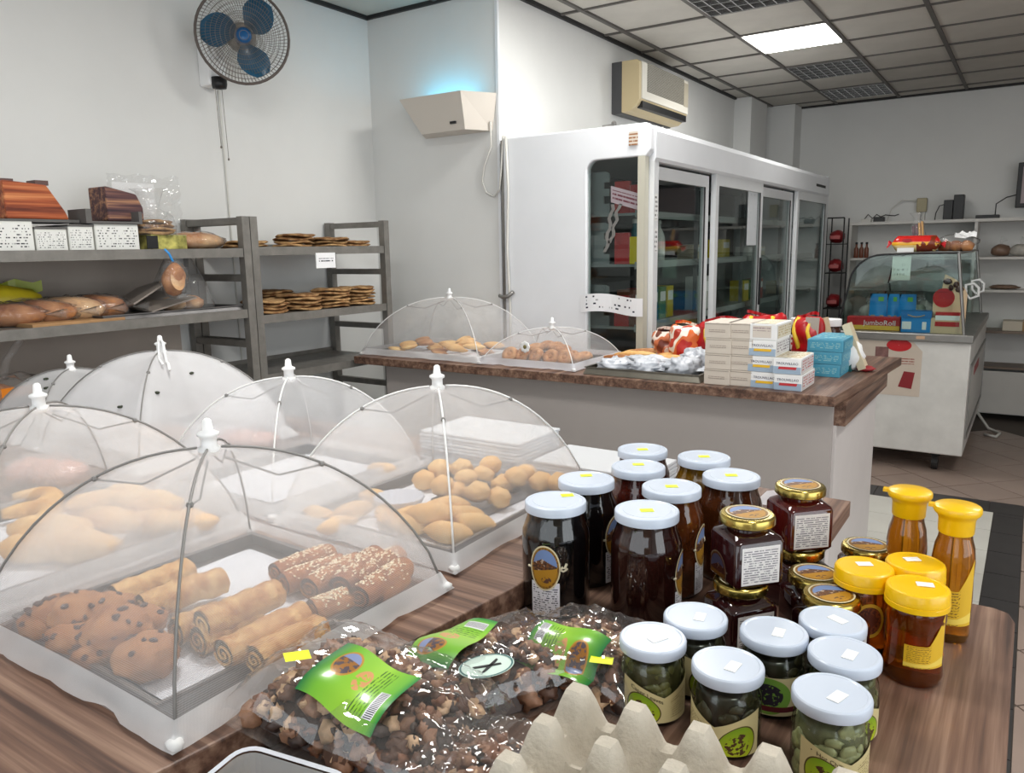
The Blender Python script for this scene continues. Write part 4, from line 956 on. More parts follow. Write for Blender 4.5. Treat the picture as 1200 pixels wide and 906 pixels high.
tag(MB().tube([(-.30, 7.2, .15), (-.2, 7.15, .02), (-.12, 7.05, .012), (-.14, 6.9, .012), (-.22, 6.95, .012)], .012, 6).build('floor_cable', M_cable, smooth=True), 'pale cable lying on the floor beside the display case', 'cable')

# ================================================================== goods on the middle counter
BW, BH, BD = .0945, .056, .19
M_cbox = mat('carton_beige', (206, 196, 184), .6, var=.03, scale=6)
M_cblue = printed('carton_blue_print', (150, 176, 200), (90, 116, 140), 3, .05, .95, .0, .3, .5)
def sidep(name, bg, ink): return printed(name, bg, ink, 5, .03, .97, .1, .9, .5, wscale=12)
M_sp = sidep('carton_side_print', (214, 212, 212), (120, 100, 110)); M_spy = sidep('carton_side_yellow', (216, 208, 188), (176, 150, 90)); M_spr = sidep('carton_side_red', (214, 208, 208), (180, 60, 60))
def tro_box(px, row, style, label, y=2.745, depth=BD, dx=0, dy=0):
    p = P(px, 452, CZ); x0 = p.x+dx; z = CZ+row*(BH+.001)
    t = thing('sweet_carton', label, 'carton', (x0+BW/2, y+dy+depth/2, z), R(random.Random(px*7+row).uniform(-1.5, 1.5)), 'sweet cartons stacked on the counter')
    hw, hd = BW/2, depth/2
    MB().box(-hw, hw, -hd, hd, 0, BH).build('carton_body', M_cbox if style == 'plain' else M_card, t, bevel=.0015)
    if style == 'plain':
        MB().grid(lambda u, v: (-.03+.06*u, -hd-.0012, .022+.012*v), 1, 1).build('end_print', printed('end_mark', (206, 196, 184), (160, 146, 136), 2, 0, 1, 0, 1, .6), t)
        MB().box(-hw+.002, hw-.002, -hd-.0008, -hd, BH-.006, BH-.004).build('flap_line', mat('flap_line', (150, 138, 128), .6), t)
    elif style == 'top':
        MB().grid(lambda u, v: (-hw+.01+(BW-.03)*u, -hd-.0012, .008+(BH-.014)*v), 1, 1).build('end_print', printed('end_grey', (214, 204, 194), (160, 140, 140), 4, .02, .98, .55, .9, .55), t)
        MB().grid(lambda u, v: (hw+.0012, -hd+.006+(depth-.012)*u, .006+(BH-.012)*v), 1, 1).build('side_print', M_spy, t)
        MB().grid(lambda u, v: (-hw+.01+(BW-.02)*u, -hd+.006+(depth-.012)*v, BH+.0012), 1, 1).build('top_print', printed('top_yellow', (222, 214, 198), (206, 180, 110), 6, .05, .95, .05, .95, .5), t)
    else:
        acc = (232, 184, 40) if style == 'yellow' else (196, 50, 56)
        MB().grid(lambda u, v: (-hw+.001+(BW-.002)*u, -hd-.0012, .001+(BH*.45)*v), 4, 1).build('blue_band', mat('pale_blue_band', (158, 178, 198), .5), t)
        lettering('TROUVILLAO', lambda x, y: (x, -hd-.002, .037+y), mat('navy_ink', (46, 52, 84), .5), t, w=.074)
        MB().grid(lambda u, v: (-.03+.06*u+.003*v, -hd-.0024, .017+.009*v), 1, 1).build('accent_bar', mat('accent_'+style, acc, .5), t)
        MB().grid(lambda u, v: (hw+.0012, -hd+.004+(depth-.008)*u, .004+(BH-.008)*v), 1, 1).build('side_print', M_spr if style == 'red' else M_sp, t)
        MB().grid(lambda u, v: (-hw+.004+(BW-.008)*u, -hd+.006+(depth-.012)*v, BH+.0012), 1, 1).build('top_print', M_spy, t)
    return t
rown = ['bottom', 'second', 'third', 'top']
for c_, px in enumerate((819, 849)):
    for r in range(4): tro_box(px, r, 'plain', 'plain beige sweet carton, %s of the %s stack on the counter' % (rown[r], ('leftmost', 'second')[c_]), dy=(-.01, .0)[c_], dx=(-.004 if r == 3 else 0))
for r in range(3): tro_box(882-(4 if r else 0), r, 'yellow', 'white and blue sweet carton with yellow bar, %s of the third stack' % rown[r])
tro_box(879, 3, 'top', 'cream sweet carton with yellow side print, top of the third stack')
for r in range(2): tro_box(914-(2 if r else 0), r, 'red', 'white and blue sweet carton with red bar, %s of the fourth stack' % ('bottom', 'top')[r], dy=-.01)
M_tl = mat('turquoise_card', (74, 152, 180), .45); M_tlp = sidep('turquoise_print', (74, 152, 180), (150, 190, 190))
for r in range(3):
    z = CZ+r*.048
    t = thing('turquoise_carton', 'turquoise flat carton, %s of the three stacked at the counter end' % ('bottom', 'middle', 'top')[r], 'carton', (-.645+.004*r, 3.22, z), 0, 'turquoise cartons on the counter')
    MB().box(-.065, .065, -.13, .13, 0, .047).build('carton_body', M_tl, t, bevel=.002)
    MB().grid(lambda u, v: (-.058+.116*u, -.1312, .008+.03*v), 1, 1).build('end_print', M_tlp, t); MB().grid(lambda u, v: (.0662, -.12+.24*u, .008+.03*v), 1, 1).build('side_print', M_tlp, t)
    if r == 2: MB().grid(lambda u, v: (-.055+.11*u, -.12+.24*v, .0482), 1, 1).build('top_print', M_tlp, t)
M_choc = mat('spread_jar', (60, 30, 20), .2)
def spread_jar(x, y, label, hh=.17):
    t = thing('spread_jar', label, 'jar', (x, y, CZ), camang(x, y), 'chocolate spread jars on the counter')
    MB().lathe([(.04, 0), (.045, .006), (.045, .10), (.038, .125), (.036, hh-.03)], 20).build('jar_body', M_choc, t, smooth=True)
    MB().lathe([(.042, hh-.032), (.044, hh-.028), (.044, hh-.002), (.040, hh)], 20).build('lid', M_wplas, t, auto=True)
    MB().grid(lambda u, v: (.0458*math.cos((u-.5)*2.2), .0458*math.sin((u-.5)*2.2), .025+.07*v), 10, 2).build('label', printed('spread_label', (226, 220, 214), (176, 30, 36), 3, .05, .95, .3, .9, .6, wscale=8), t, smooth=True)
for (px, py, lab) in ((903, 402, 'white lidded spread jar half hidden behind the top carton'), (948, 402, 'white lidded spread jar behind the turquoise cartons'), (926, 396, 'white lidded spread jar, second from the left behind the cartons'), (982, 404, 'white lidded spread jar with red label at the counter end')):
    q = P(px, py+8, CZ); spread_jar(max(-1.3, q.x), min(q.y, 3.68), lab)
for k, (x, y) in enumerate(((-.78, 3.48), (-.70, 3.52))):
    t = thing('leaning_card', ('grey card standing between the spread jars', 'torn cream card leaning beside the spread jar')[k], 'card', (x, y, CZ+.001))
    MB().box(-.028, .028, -.002, .002, 0, .19, 0, Matrix.Rotation(R((2, -14)[k]), 4, 'Y')).build('card', mat(('card_grey', 'card_tan')[k], ((176, 168, 158), (196, 176, 144))[k], .6), t)
    MB().box(-.02, .02, -.003, -.0022, .05, .12, 0, Matrix.Rotation(R((2, -14)[k]), 4, 'Y')).build('card_print', printed('card_print%d' % k, (186, 176, 160), (140, 110, 80), 4), t)
t = thing('foil_snack_bag', 'white and red wrapped snack standing beside the turquoise cartons', 'snack bag', (-.55, 3.30, CZ))
blob(MB(), (-.03, 0, .06), (.05, .05, .06), 0, 6, .15, 3, 14, 8, .05).build('white_bag', M_card, t, smooth=True)
MB().box(-.012, .016, -.03, .03, .01, .20, 0, Matrix.Translation((.02, 0, 0)) @ Matrix.Rotation(R(-22), 4, 'Y')).build('cream_sleeve', mat('cream_sleeve', (216, 200, 170), .5), t)
blob(MB(), (.025, .0, .012), (.035, .03, .012), 0, 3, .2).build('red_corner', mat('dull_red_print', (150, 36, 40), .5), t, smooth=True)
MB().box(-.07, -.02, -.04, .02, 0, .04).build('teal_base', mat('teal_base', (20, 84, 84), .4), t)
# red snack bags behind the cartons
M_snr = mat('snack_red', (176, 24, 30), .3, var=.25, scale=14); M_sny = mat('snack_yellow', (236, 200, 60), .35)
def snack_bag(x, y, w, hh, rz, label, mm=M_snr, tilt=-30, stripe=True):
    t = thing('snack_bag', label, 'snack bag', (x, y, CZ+.002), rz, 'crisp bags on the counter')
    sd = int(abs(x)*100)
    def f(u, v):
        q = 2*math.pi*u; pin = (1-abs(2*v-1)**3)**.5 if 0 < v < 1 else 0
        k = 1+.25*mnoise.noise((math.cos(q)*2, math.sin(q)*2+sd, v*4))
        return (w/2*math.cos(q)*(.78+.22*pin)*k, (.004+.05*pin)*math.sin(q)*k, hh*v*(1+.08*mnoise.noise((math.cos(q)*1.5, sd, 1))))
    MB().grid(f, 28, 16, closeu=True).build('foil_bag', mm, t, smooth=True)
    MB().grid(lambda u, v: ((u-.5)*w*.72, .006*math.sin(u*25), hh*.99+.014*v+.02*math.sin(u*4+sd)*.5), 14, 1).build('crimped_seam', mm, t)
    if stripe:
        for q in (-.25, .22): MB().tube([(w*q+.012*math.sin(k), -.052*math.sin(math.pi*(k+.6)/7.2), hh*(.08+.88*k/6)) for k in range(7)], .011, 5).build('yellow_stripe', M_sny, t, smooth=True)
    return t
def patchy(name, cols, scale):
    N = NT(name); n = N.noise(scale=scale, detail=1); o = N.n('ShaderNodeValToRGB'); N.put(o.inputs[0], n); o.color_ramp.interpolation = 'CONSTANT'; e = o.color_ramp.elements
    while len(e) < len(cols): e.new(.5)
    for i, c in enumerate(cols): e[i].position = .30+.4*i/len(cols) if i else 0; e[i].color = lin(c)
    return N.principled(o.outputs[0], .3)
snack_bag(-1.06, 3.16, .20, .19, .2, 'red and yellow crisp bag lying behind the beige cartons')
snack_bag(-.96, 3.40, .19, .20, .3, 'red crisp bag, middle of those behind the cartons')
snack_bag(-.80, 3.52, .13, .19, -.2, 'dark red crisp bag nearest the third stack')
snack_bag(-1.20, 3.14, .15, .17, .4, 'orange, white and red crisp bag against the fridge door', patchy('snack_mix', ((196, 40, 30), (226, 110, 50), (240, 230, 214), (186, 60, 40)), 14), stripe=False)
snack_bag(-1.32, 3.22, .15, .13, .1, 'brown and white snack bag lying beside the fridge post', patchy('snack_brown', ((130, 60, 40), (196, 110, 70), (226, 210, 200), (110, 60, 46)), 16), stripe=False)
# tray of white bags
a, b_ = P(692, 437, CZ), P(818, 449, CZ)
t = tag(tray_mesh(MB(), (b_.x-a.x)/2, .165, .03).build('steel_tray', mat('tray_olive', (120, 116, 106), .4, .6, var=.15)), 'low steel tray of white bags at the front of the counter', 'tray'); t.location = ((a.x+b_.x)/2, 2.90, CZ)
M_wbag = mat('white_bag_film', (196, 200, 208), .35, bump=1.0, bscale=16)
for k, (dx, dy, w, d, hh, rz) in enumerate(((-.155, -.06, .072, .075, .03, .1), (-.015, -.06, .066, .075, .032, -.1), (.13, -.06, .068, .072, .04, .15), (.135, .085, .075, .055, .05, 0), (-.07, .09, .12, .05, .028, .05))):
    t = thing('white_bag', ('crumpled white paper bag at the left of the counter tray', 'crumpled white bag in the middle of the counter tray', 'crumpled white bag at the right of the counter tray', 'silvery white bag behind in the counter tray', 'flat white printed bag at the back of the counter tray')[k], 'bag', ((a.x+b_.x)/2+dx, 2.90+dy, CZ+.004), rz, 'white bags in the counter tray')
    blob(MB(), (0, 0, hh*.8), (w, d, hh), 0, k+31, .32, 4, 30, 18, .2).build('bag_body', M_wbag, t, smooth=True)
    MB().grid(lambda u, v: (w*.7+.05*v, (u-.5)*d*1.1, hh*.7+.02*math.sin(u*10)*v), 8, 3).build('open_end', M_wbag, t, smooth=True)
M_cook = bread('butter_biscuit', (232, 198, 138), (206, 150, 84), 20, .3, 70)
M_bis = bread('brown_biscuit', (206, 156, 106), (150, 96, 58), 20, .4, 70)
# yellow pastry board between the rolls and the cartons
t = tag(MB().box(-.21, .21, -.16, .16, 0, .012).build('pastry_board', M_tray), 'thin tray of pale finger pastries behind the white bags', 'tray'); t.location = (-1.32, 3.13, CZ+.001)
for k in range(10):
    o = tag(blob(MB(), (0, 0, .016), (.085, .022, .016), 0, k, .08, 3, 14, 8, .15).build('finger_pastry', M_cook if k % 3 else M_bis, smooth=True), 'pale finger pastry by the fridge end, %s from the front in the %s row' % (ORD[k % 5], ('left', 'right')[k//5]), 'pastry', 'finger pastries on the thin tray')
    o.location = (-1.45+.17*(k//5)+.05*(k % 2), 3.02+.052*(k % 5), CZ+.014+.012*(k % 2)); o.rotation_euler = (0, 0, R(8+k*3))
# ================================================================== mesh food covers
M_bee = mat('bee_print', (50, 56, 40), .7); M_lace = gauze('lace', .82, (240, 240, 246))
def cover(cx, cy, z0, hx, hy, h, label, dense=False, bees=0, white=False, lace=False, rot=0, sag=.07, cord=False):
    t = thing('food_cover', label, 'food cover', (cx, cy, z0), R(rot), 'mesh food covers')
    cor = [(-hx, -hy), (hx, -hy), (hx, hy), (-hx, hy)]
    zr = lambda r: h*max(0, 1-r**2.25)**.72
    def base(u):
        i = int(u*4) % 4; s = u*4-int(u*4); a, b = cor[i], cor[(i+1) % 4]
        return a[0]+(b[0]-a[0])*s, a[1]+(b[1]-a[1])*s, s
    def net(u, v):
        x, y, s = base(u); r = .04+.96*v; k = 4*s*(1-s)
        q = r*(1-sag*k*math.sin(math.pi*min(1, r)))
        return (x*q, y*q, zr(r)-.022*k*math.sin(math.pi*r)+.004)
    m = M_gauzed if dense else (M_gauzel if z0 > .97 else M_gauze)
    MB().grid(net, 48, 14, closeu=True).build('netting', m, t, smooth=True)
    for i, (x, y) in enumerate(cor):
        pts = [(x*r, y*r, zr(r)+.005) for r in [.05+.95*k/14 for k in range(15)]]
        MB().tube(pts, .0021, 5).build('rib', M_ribw if white else M_rib, t, smooth=True)
        j = .47
        MB().tube([(x*.06, y*.06, h-.012), (x*j*.6, y*j*.6, zr(j)-.010), (x*j, y*j, zr(j)+.002)], .0017, 4).build('strut', M_rib, t)
        blob(MB(), (x*j, y*j, zr(j)+.003), (.005, .005, .005), 0, 0, 0, 1, 6, 4).build('joint', M_rib, t)
        blob(MB(), (x*1.005, y*1.005, .010), (.011, .011, .008), 0, i, .2, 2, 8, 5).build('corner_knot', M_ribw, t, smooth=True)
    def hem(u, v):
        x, y, s = base(u); k = 4*s*(1-s); w = (math.sin(u*95)*.35+math.sin(u*53+1)*.35+mnoise.noise((math.cos(u*6.2832)*7+cx*9, math.sin(u*6.2832)*7, cy*5))*1.6)*(.35+.65*min(1, k*2))
        q = .985+(.065+.022*w)*v-.02*k
        return (x*q, y*q, .030*(1-v)**1.3+.005+.0035*abs(w)*v+.004*w*math.sin(v*3))
    MB().grid(hem, 96, 4, closeu=True).build('hem', M_lace if lace else M_hem, t, smooth=True)
    MB().lathe([(.010, h-.008), (.016, h-.004), (.016, h+.004), (.0115, h+.007), (.0115, h+.020), (.016, h+.023), (.016, h+.027), (.008, h+.031), (.0065, h+.046), (.003, h+.049)], 14).build('finial', M_wplas, t, smooth=True)
    g = random.Random(int(cx*100))
    for k in range(bees):
        u, v = (g.uniform(0, 1), g.uniform(.3, .75)); p = Vector(net(u, v))
        blob(MB(), p+Vector((0, 0, .004)), (.008, .006, .004), g.uniform(0, 3), k, .3, 3, 8, 5).build('bee_motif', M_bee, t)
    if cord:
        MB().tube([(.0, 0, h+.04), (.03, -.01, h+.03), (.07, -.03, h-.02), (.11, -.05, zr(.35)), (.13, -.06, zr(.5)+.008)], .004, 5).build('pull_cord', M_wplas, t, smooth=True)
        MB().tube([(.0, 0, h+.045), (.022, -.02, h+.02), (.06, -.045, h-.01), (.10, -.06, zr(.4)+.005)], .003, 5).build('pull_cord', M_wplas, t, smooth=True)
    return t
HB = .252
cover(-1.005, .683, TZ, .245, HB-.01, .262, 'white mesh food cover nearest the camera over rolls and cookies')
cover(-1.55, .70, TZ, .25, .25, .268, 'white mesh food cover over the crescent buns at the left edge')
cover(-2.08, 1.285, TZ, .25, .245, .275, 'dense white food cover printed with bees, hanging cord on its knob', True, 7, cord=True)
cover(-2.50, 1.235, TZ, .165, .2, .20, 'small dense white food cover farthest left below the rack', True, 4)
cover(-1.475, 1.235, TZ, .20, .235, .252, 'white mesh food cover over the empty papered tray', white=True)
cover(-1.015, 1.235, TZ, .225, .245, .268, 'white mesh food cover over the round buns behind the dark jars', white=True)
cover(-2.37, 3.0, CZ, .355, .255, .27, 'wide white mesh food cover on the counter over butter biscuits', white=True)
c8 = cover(-1.77, 2.97, CZ, .235, .225, .15, 'low sagging lace-edged food cover on the counter with a white daisy', white=True, lace=True, sag=.1)
dz = MB()
for k in range(8):
    q = k*math.pi/4; blob(dz, (.016*math.cos(q), -.004, .016*math.sin(q)), (.010, .003, .010), 0, k, 0, 1, 8, 5)
o = dz.build('daisy_petals', M_wplas, c8, smooth=True); o.location = (-.03, -.175, .085)
o = blob(MB(), (0, -.006, 0), (.009, .004, .009), 0, 0, 0, 1, 8, 5).build('daisy_centre', mat('daisy_eye', (120, 110, 60), .6), c8, smooth=True); o.location = (-.03, -.175, .085)

# ================================================================== trays and paper
def tray(cx, cy, z, hx, hy, label, rz=0, hh=.026, paper=None, m=None):
    o = tag(tray_mesh(MB(), hx, hy, hh).build('baking_tray', m or M_tray), label, 'tray', 'baking trays'); o.location = (cx, cy, z+.001); o.rotation_euler = (0, 0, R(rz))
    if paper:
        g = random.Random(int(cx*50))
        ph = g.uniform(0, 9)
        pm = MB().grid(lambda u, v: ((u-.5)*2*(hx-.018), (v-.5)*2*(hy-.018), .006+.0035*mnoise.noise((u*4+ph, v*4, 1))+.002), 16, 16)
        p = tag(pm.build('baking_paper', M_paper, smooth=True), paper, 'baking paper', 'sheets of baking paper'); p.location = (cx, cy, z); p.rotation_euler = (0, 0, R(rz))
    return o
tray(-1.01, .675, TZ, .195, .20, 'steel baking tray of cookies and rolls in the foreground', -3, paper='white baking paper under the cookies and sesame rolls')
tray(-1.55, .70, TZ, .215, .205, 'steel baking tray under the crescents at the left', 0, paper='white baking paper under the crescent buns')
tray(-1.475, 1.225, TZ, .165, .195, 'steel baking tray with nearly bare paper behind the rolls', 0, paper='almost empty sheet of white baking paper')
tray(-1.015, 1.225, TZ, .185, .20, 'steel baking tray of round buns beside the dark jars', 0, paper='white baking paper under the turnovers and buns')
tray(-2.08, 1.31, TZ, .20, .20, 'steel baking tray under the bee-printed cover', 0, paper='white baking paper under the bee-printed cover')
tray(-2.50, 1.235, TZ, .13, .16, 'small steel tray under the farthest left cover', 0)
tray(-2.37, 2.99, CZ, .31, .195, 'steel tray of butter biscuits on the counter', 0, .018, paper='white paper under the butter biscuits')
tray(-1.77, 2.97, CZ, .185, .165, 'flat tray of brown ring rolls on the counter', 0, .018)

# ================================================================== pastries
PZ = TZ+.012
M_phy = bread('phyllo', (236, 198, 134), (172, 110, 54), 44, 1.0, 110, .5)
M_ses = bread('sesame_crust', (196, 134, 84), (140, 82, 48), 18, .5, 80)
M_cookie = bread('cookie', (190, 138, 92), (150, 96, 60), 22, .7, 60)
M_bun = bread('pale_bun', (240, 204, 146), (214, 162, 98), 14, .4, 60)
M_chip = mat('chocolate_chip', (66, 46, 42), .4); M_fill = mat('dark_filling', (92, 84, 66), .6, var=.4, scale=120); M_seed = mat('sesame_seed', (238, 222, 190), .6); M_chf = mat('choc_filling', (64, 40, 34), .4)
def roll_between(p0, p1, r, mm, name, label, cat, group, mfill, seeds=0, seed=0, ridges=.05, squash=.9):
    c = (p0+p1)/2; d = p1-p0; L = d.length; a = math.atan2(d.y, d.x)
    t = thing(name, label, cat, (c.x, c.y, c.z), a, group)
    def f(u, v):
        q = 2*math.pi*u; x = (v-.5)*L
        e = 1-.10*abs(2*v-1)**4
        k = r*e*(1+ridges*math.sin(v*26+seed+2*math.sin(q))+(.09 if ridges < .04 else .22)*mnoise.noise((math.cos(q)*1.5, math.sin(q)*1.5, v*4+seed*2.1)))
        return (x, k*math.cos(q), r*squash+k*squash*math.sin(q))
    b = MB().grid(f, 18, 16, closeu=True); b.build('pastry_roll', mm, t, smooth=True)
    for s_ in (-1, 1):
        e = MB()
        sp = [(s_*(L/2+.0005), r*.82*k/20*math.cos(k*.62), r*squash+r*.78*k/20*math.sin(k*.62)*squash) for k in range(1, 21)]
        e.lathe([(.0001, 0), (r*.84, 0)], 14, capb=False, capt=False, M=Matrix.Translation((s_*L/2*.985, 0, r*squash)) @ Matrix.Rotation(math.pi/2, 4, 'Y')); e.build('filled_end', mfill, t)
        MB().tube(sp, r*.09, 4).build('spiral_layer', mm, t)
    if seeds:
        g = random.Random(seed+1); sd = MB()
        for _ in range(seeds):
            u, v = g.gauss(.25, .085), g.uniform(.08, .92); p = Vector(f(u, v))
            blob(sd, p, (.0028, .0017, .0013), g.uniform(0, 3), 0, 0, 1, 5, 3)
        o = sd.build('sesame_seeds', M_seed, t); o['kind'] = 'stuff'
    return t
for k, (a, b, dzz, nm) in enumerate((((133, 703), (222, 668), 0, 'at the back of the row'), ((165, 713), (262, 680), .006, 'with a dark end, second in the row'), ((206, 742), (282, 712), 0, 'third in the row'), ((236, 733), (326, 694), .022, 'lying on top in the middle'), ((232, 752), (300, 722), 0, 'half hidden under the top one'), ((262, 768), (356, 722), .008, 'fifth along with an open dark end'), ((298, 775), (376, 736), 0, 'nearest the camera by the tray edge'))):
    roll_between(P(a[0], a[1], PZ+.02+dzz) - Vector((0, 0, .02)), P(b[0], b[1], PZ+.02+dzz) - Vector((0, 0, .02)), .0235, M_phy, 'phyllo_roll', 'golden flaky phyllo roll %s in the front tray' % nm, 'pastry', 'phyllo rolls in the front tray', M_fill, 0, k)
for k, (a, b, dzz, nm) in enumerate((((322, 672), (388, 648), 0, 'at the back left of the group'), ((332, 684), (402, 660), 0, 'second from the left'), ((362, 690), (420, 658), .004, 'third from the left'), ((398, 688), (440, 650), .01, 'with a chocolate end in the middle'), ((412, 684), (466, 650), .004, 'at the back right'), ((420, 700), (474, 664), .010, 'thick with seeds at the right'), ((366, 716), (408, 702), 0, 'lying apart toward the camera'), ((438, 696), (470, 676), 0, 'at the right edge of the tray'))):
    roll_between(P(a[0], a[1], PZ+.02+dzz) - Vector((0, 0, .02)), P(b[0], b[1], PZ+.02+dzz) - Vector((0, 0, .02)), .0215, M_ses, 'sesame_roll', 'brown sesame topped roll %s' % nm, 'pastry', 'sesame rolls in the front tray', M_chf, 110, k+20, .02)
for k, (px, py, r, dzz, nm) in enumerate(((52, 720, .036, 0, 'leftmost on the front tray'), (68, 708, .036, .012, 'second from the left'), (92, 712, .042, .012, 'tall in the middle of the heap'), (126, 706, .036, .01, 'at the back beside the phyllo rolls'), (137, 735, .046, .008, 'largest, in the middle of the heap'), (84, 738, .034, 0, 'low at the front left'), (116, 752, .032, 0, 'half hidden at the front'), (172, 763, .043, 0, 'closest to the camera'), (163, 722, .036, 0, 'tucked under the phyllo rolls'))):
    p = P(px, py, PZ+.03+dzz)
    t = thing('chocolate_cookie', 'chunky chocolate chip cookie %s' % nm, 'cookie', (p.x, p.y, PZ+dzz), k*1.3, 'chocolate chip cookies in the front tray')
    hh = r*.62
    blob(MB(), (0, 0, hh*.9), (r*1.04, r*.94, hh), 0, k+50, .14, 2.2, 24, 14, .15).build('cookie_body', M_cookie, t, smooth=True)
    g = random.Random(k)
    for q in range(9):
        th, ph = g.uniform(.15, 1.35), g.uniform(0, 6.28)
        blob(MB(), (r*1.0*math.sin(th)*math.cos(ph), r*.92*math.sin(th)*math.sin(ph), hh*.9+hh*.97*math.cos(th)), (g.uniform(.004, .008), g.uniform(.003, .006), .004), ph, q, .2, 2, 7, 5).build('chocolate_chip', M_chip, t)
def bunmesh(name, rx, ry, rz, seed, m, lump=.1): return blob(MB(), (0, 0, rz*.9), (rx, ry, rz), 0, seed, lump, 2, 20, 12, .12).mesh(name, m, True)
BUN = [bunmesh('bun', .028, .026, .023, s, M_bun, .12) for s in range(3)]
def place(me, name, px, py, z, rz, label, cat, group, lift=0, sc=1, tilt=0):
    p = P(px, py, z+.02+lift); o = link(name, me); o.location = (p.x, p.y, z+lift); o.rotation_euler = (tilt, 0, rz); o.scale = (sc,)*3
    return tag(o, label, cat, group)
bl6 = ((497, 563), (515, 550), (541, 549), (519, 570), (546, 562), (560, 577), (566, 557), (575, 546), (590, 568), (604, 560), (616, 556), (634, 565), (584, 584), (534, 578), (655, 566))
bun_rows = [sorted([b for b in bl6 if b[1] < 556]), sorted([b for b in bl6 if 556 <= b[1] < 567]), sorted([b for b in bl6 if b[1] >= 567])]
for k, b in enumerate(bl6):
    ri = [i for i in range(3) if b in bun_rows[i]][0]; oi = bun_rows[ri].index(b)
    place(BUN[k % 3], 'round_bun', b[0], b[1], PZ, k*2.1, 'round golden bun by the black jars, %s from left in the %s row' % (ORD[oi], ('back', 'middle', 'front')[ri]), 'bun', 'round buns in the tray by the dark jars', .016*(k % 2) if k < 11 else 0)
def turn_mesh(seed, L=.062, W=.03, H=.026, m=None):
    def f(u, v):
        q = math.pi*v; s = math.sin(math.pi*min(.97, max(.03, u)))**.75; x = (u-.5)*2*L
        k = 1+.05*mnoise.noise((u*6, v*5, seed))
        return (x, -W*.6+W*1.6*(1-v)*s*k - W*.3*s, H*math.sin(q)*s*k+.002*math.sin(u*40)*(1-v)**4)
    b = MB().grid(f, 24, 10); return b.mesh('turnover', m or M_bun, True)
TURN = [turn_mesh(s) for s in range(3)]
def spindle(seed, L=.048, W=.021, H=.020, m=None): 
    def f(u, v):
        q = 2*math.pi*u; s = max(.02, math.sin(math.pi*v))**.62; k = 1+.10*mnoise.noise((math.cos(q)*1.4, math.sin(q)*1.4, v*3+seed*3))
        z = H*s*k*math.sin(q); 
        return ((v-.5)*2*L, W*s*k*math.cos(q)+.004*math.sin(v*9+seed), H*.8+max(z, -H*.8)+.12*W*math.cos(q)*s)
    return MB().grid(f, 18, 16, closeu=True).mesh('spindle_bun', m or M_bun, True)
SPIN = [spindle(s) for s in range(3)]
for k, (px, py, rz, lift, nm) in enumerate(((487, 612, .2, 0, 'at the left front of its heap'), (505, 600, -.1, .022, 'topmost of its heap'), (522, 592, .3, .018, 'second on top of its heap'), (525, 622, -.35, 0, 'at the front of its heap'), (552, 612, -.2, 0, 'at the right of its heap'), (478, 604, .5, 0, 'behind at the left of its heap'), (538, 603, .1, .006, 'in the middle of its heap'))):
    place(SPIN[k % 3], 'pointed_pastry', px, py, PZ, rz+.6, 'pointed golden pastry %s under the cover by the jars' % nm, 'pastry', 'pointed pastries by the jars', lift, 1.05)
for k, (px, py) in enumerate(((372, 600), (415, 595), (450, 600), (440, 580), (395, 612))):
    place(SPIN[k % 3], 'pale_pastry', px, py, PZ, k*1.1, 'pale pastry seen through two mesh layers, %s from the left between the front trays' % ORD[(0, 2, 4, 3, 1)[k]], 'pastry', 'pale pastries between the trays', 0, .9)
# scalloped dish and small pan inside that tray
p = P(468, 590, PZ+.02)
t = thing('fluted_dish', 'grey fluted paper dish beside the pointed pastries', 'dish', (p.x, p.y, PZ-.002))
MB().grid(lambda u, v: ((.036+.016*v+.0025*math.sin(u*2*math.pi*22)*v)*math.cos(2*math.pi*u), (.036+.016*v+.0025*math.sin(u*2*math.pi*22)*v)*math.sin(2*math.pi*u), .038*v), 88, 4, closeu=True).build('fluted_wall', M_paper, t, smooth=True)
MB().lathe([(.001, .001), (.037, .001)], 20, capb=False, capt=False).build('dish_base', M_paper, t)
a, b = P(527, 592, PZ), P(600, 604, PZ)
t = tag(tray_mesh(MB(), .058, .075, .018).build('small_pan', mat('pan_grey', (112, 112, 116), .4, .7)), 'small grey pan holding the front buns in the tray', 'pan'); c = P(562, 582, PZ+.01); t.location = (c.x, c.y, PZ-.003); t.rotation_euler = (0, 0, R(-4))
t.scale = (.01, .01, .01) if False else (1, 1, 1)
# left tray: crescents and big buns
M_cres = bread('crescent_bun', (226, 180, 110), (198, 136, 66), 12, .3, 50)
def crescent(seed, Rr=.062, r=.024, span=3.4):
    pts, rs = [], []
    for k in range(15):
        a = -span/2+span*k/14; pts.append((Rr*math.cos(a), Rr*math.sin(a), r*.85)); rs.append(r*(.35+.65*math.sin(math.pi*(k+.6)/15.2)))
    return MB().tube(pts, rs, 12).mesh('crescent', M_cres, True)
CR = [crescent(s) for s in range(2)]
for k, (px, py, rz, nm) in enumerate(((22, 592, 1.2, 'highest at the left edge'), (18, 610, 1.4, 'middle at the left edge'), (12, 632, 1.1, 'lowest at the left edge'))):
    place(CR[k % 2], 'crescent_bun', px, py, PZ, rz, 'yellow crescent bun %s under the second cover' % nm, 'bun', 'crescent buns in the left tray', .0)
BB = [bunmesh('long_bun', .075, .034, .030, s+10, M_bun, .1) for s in range(3)]
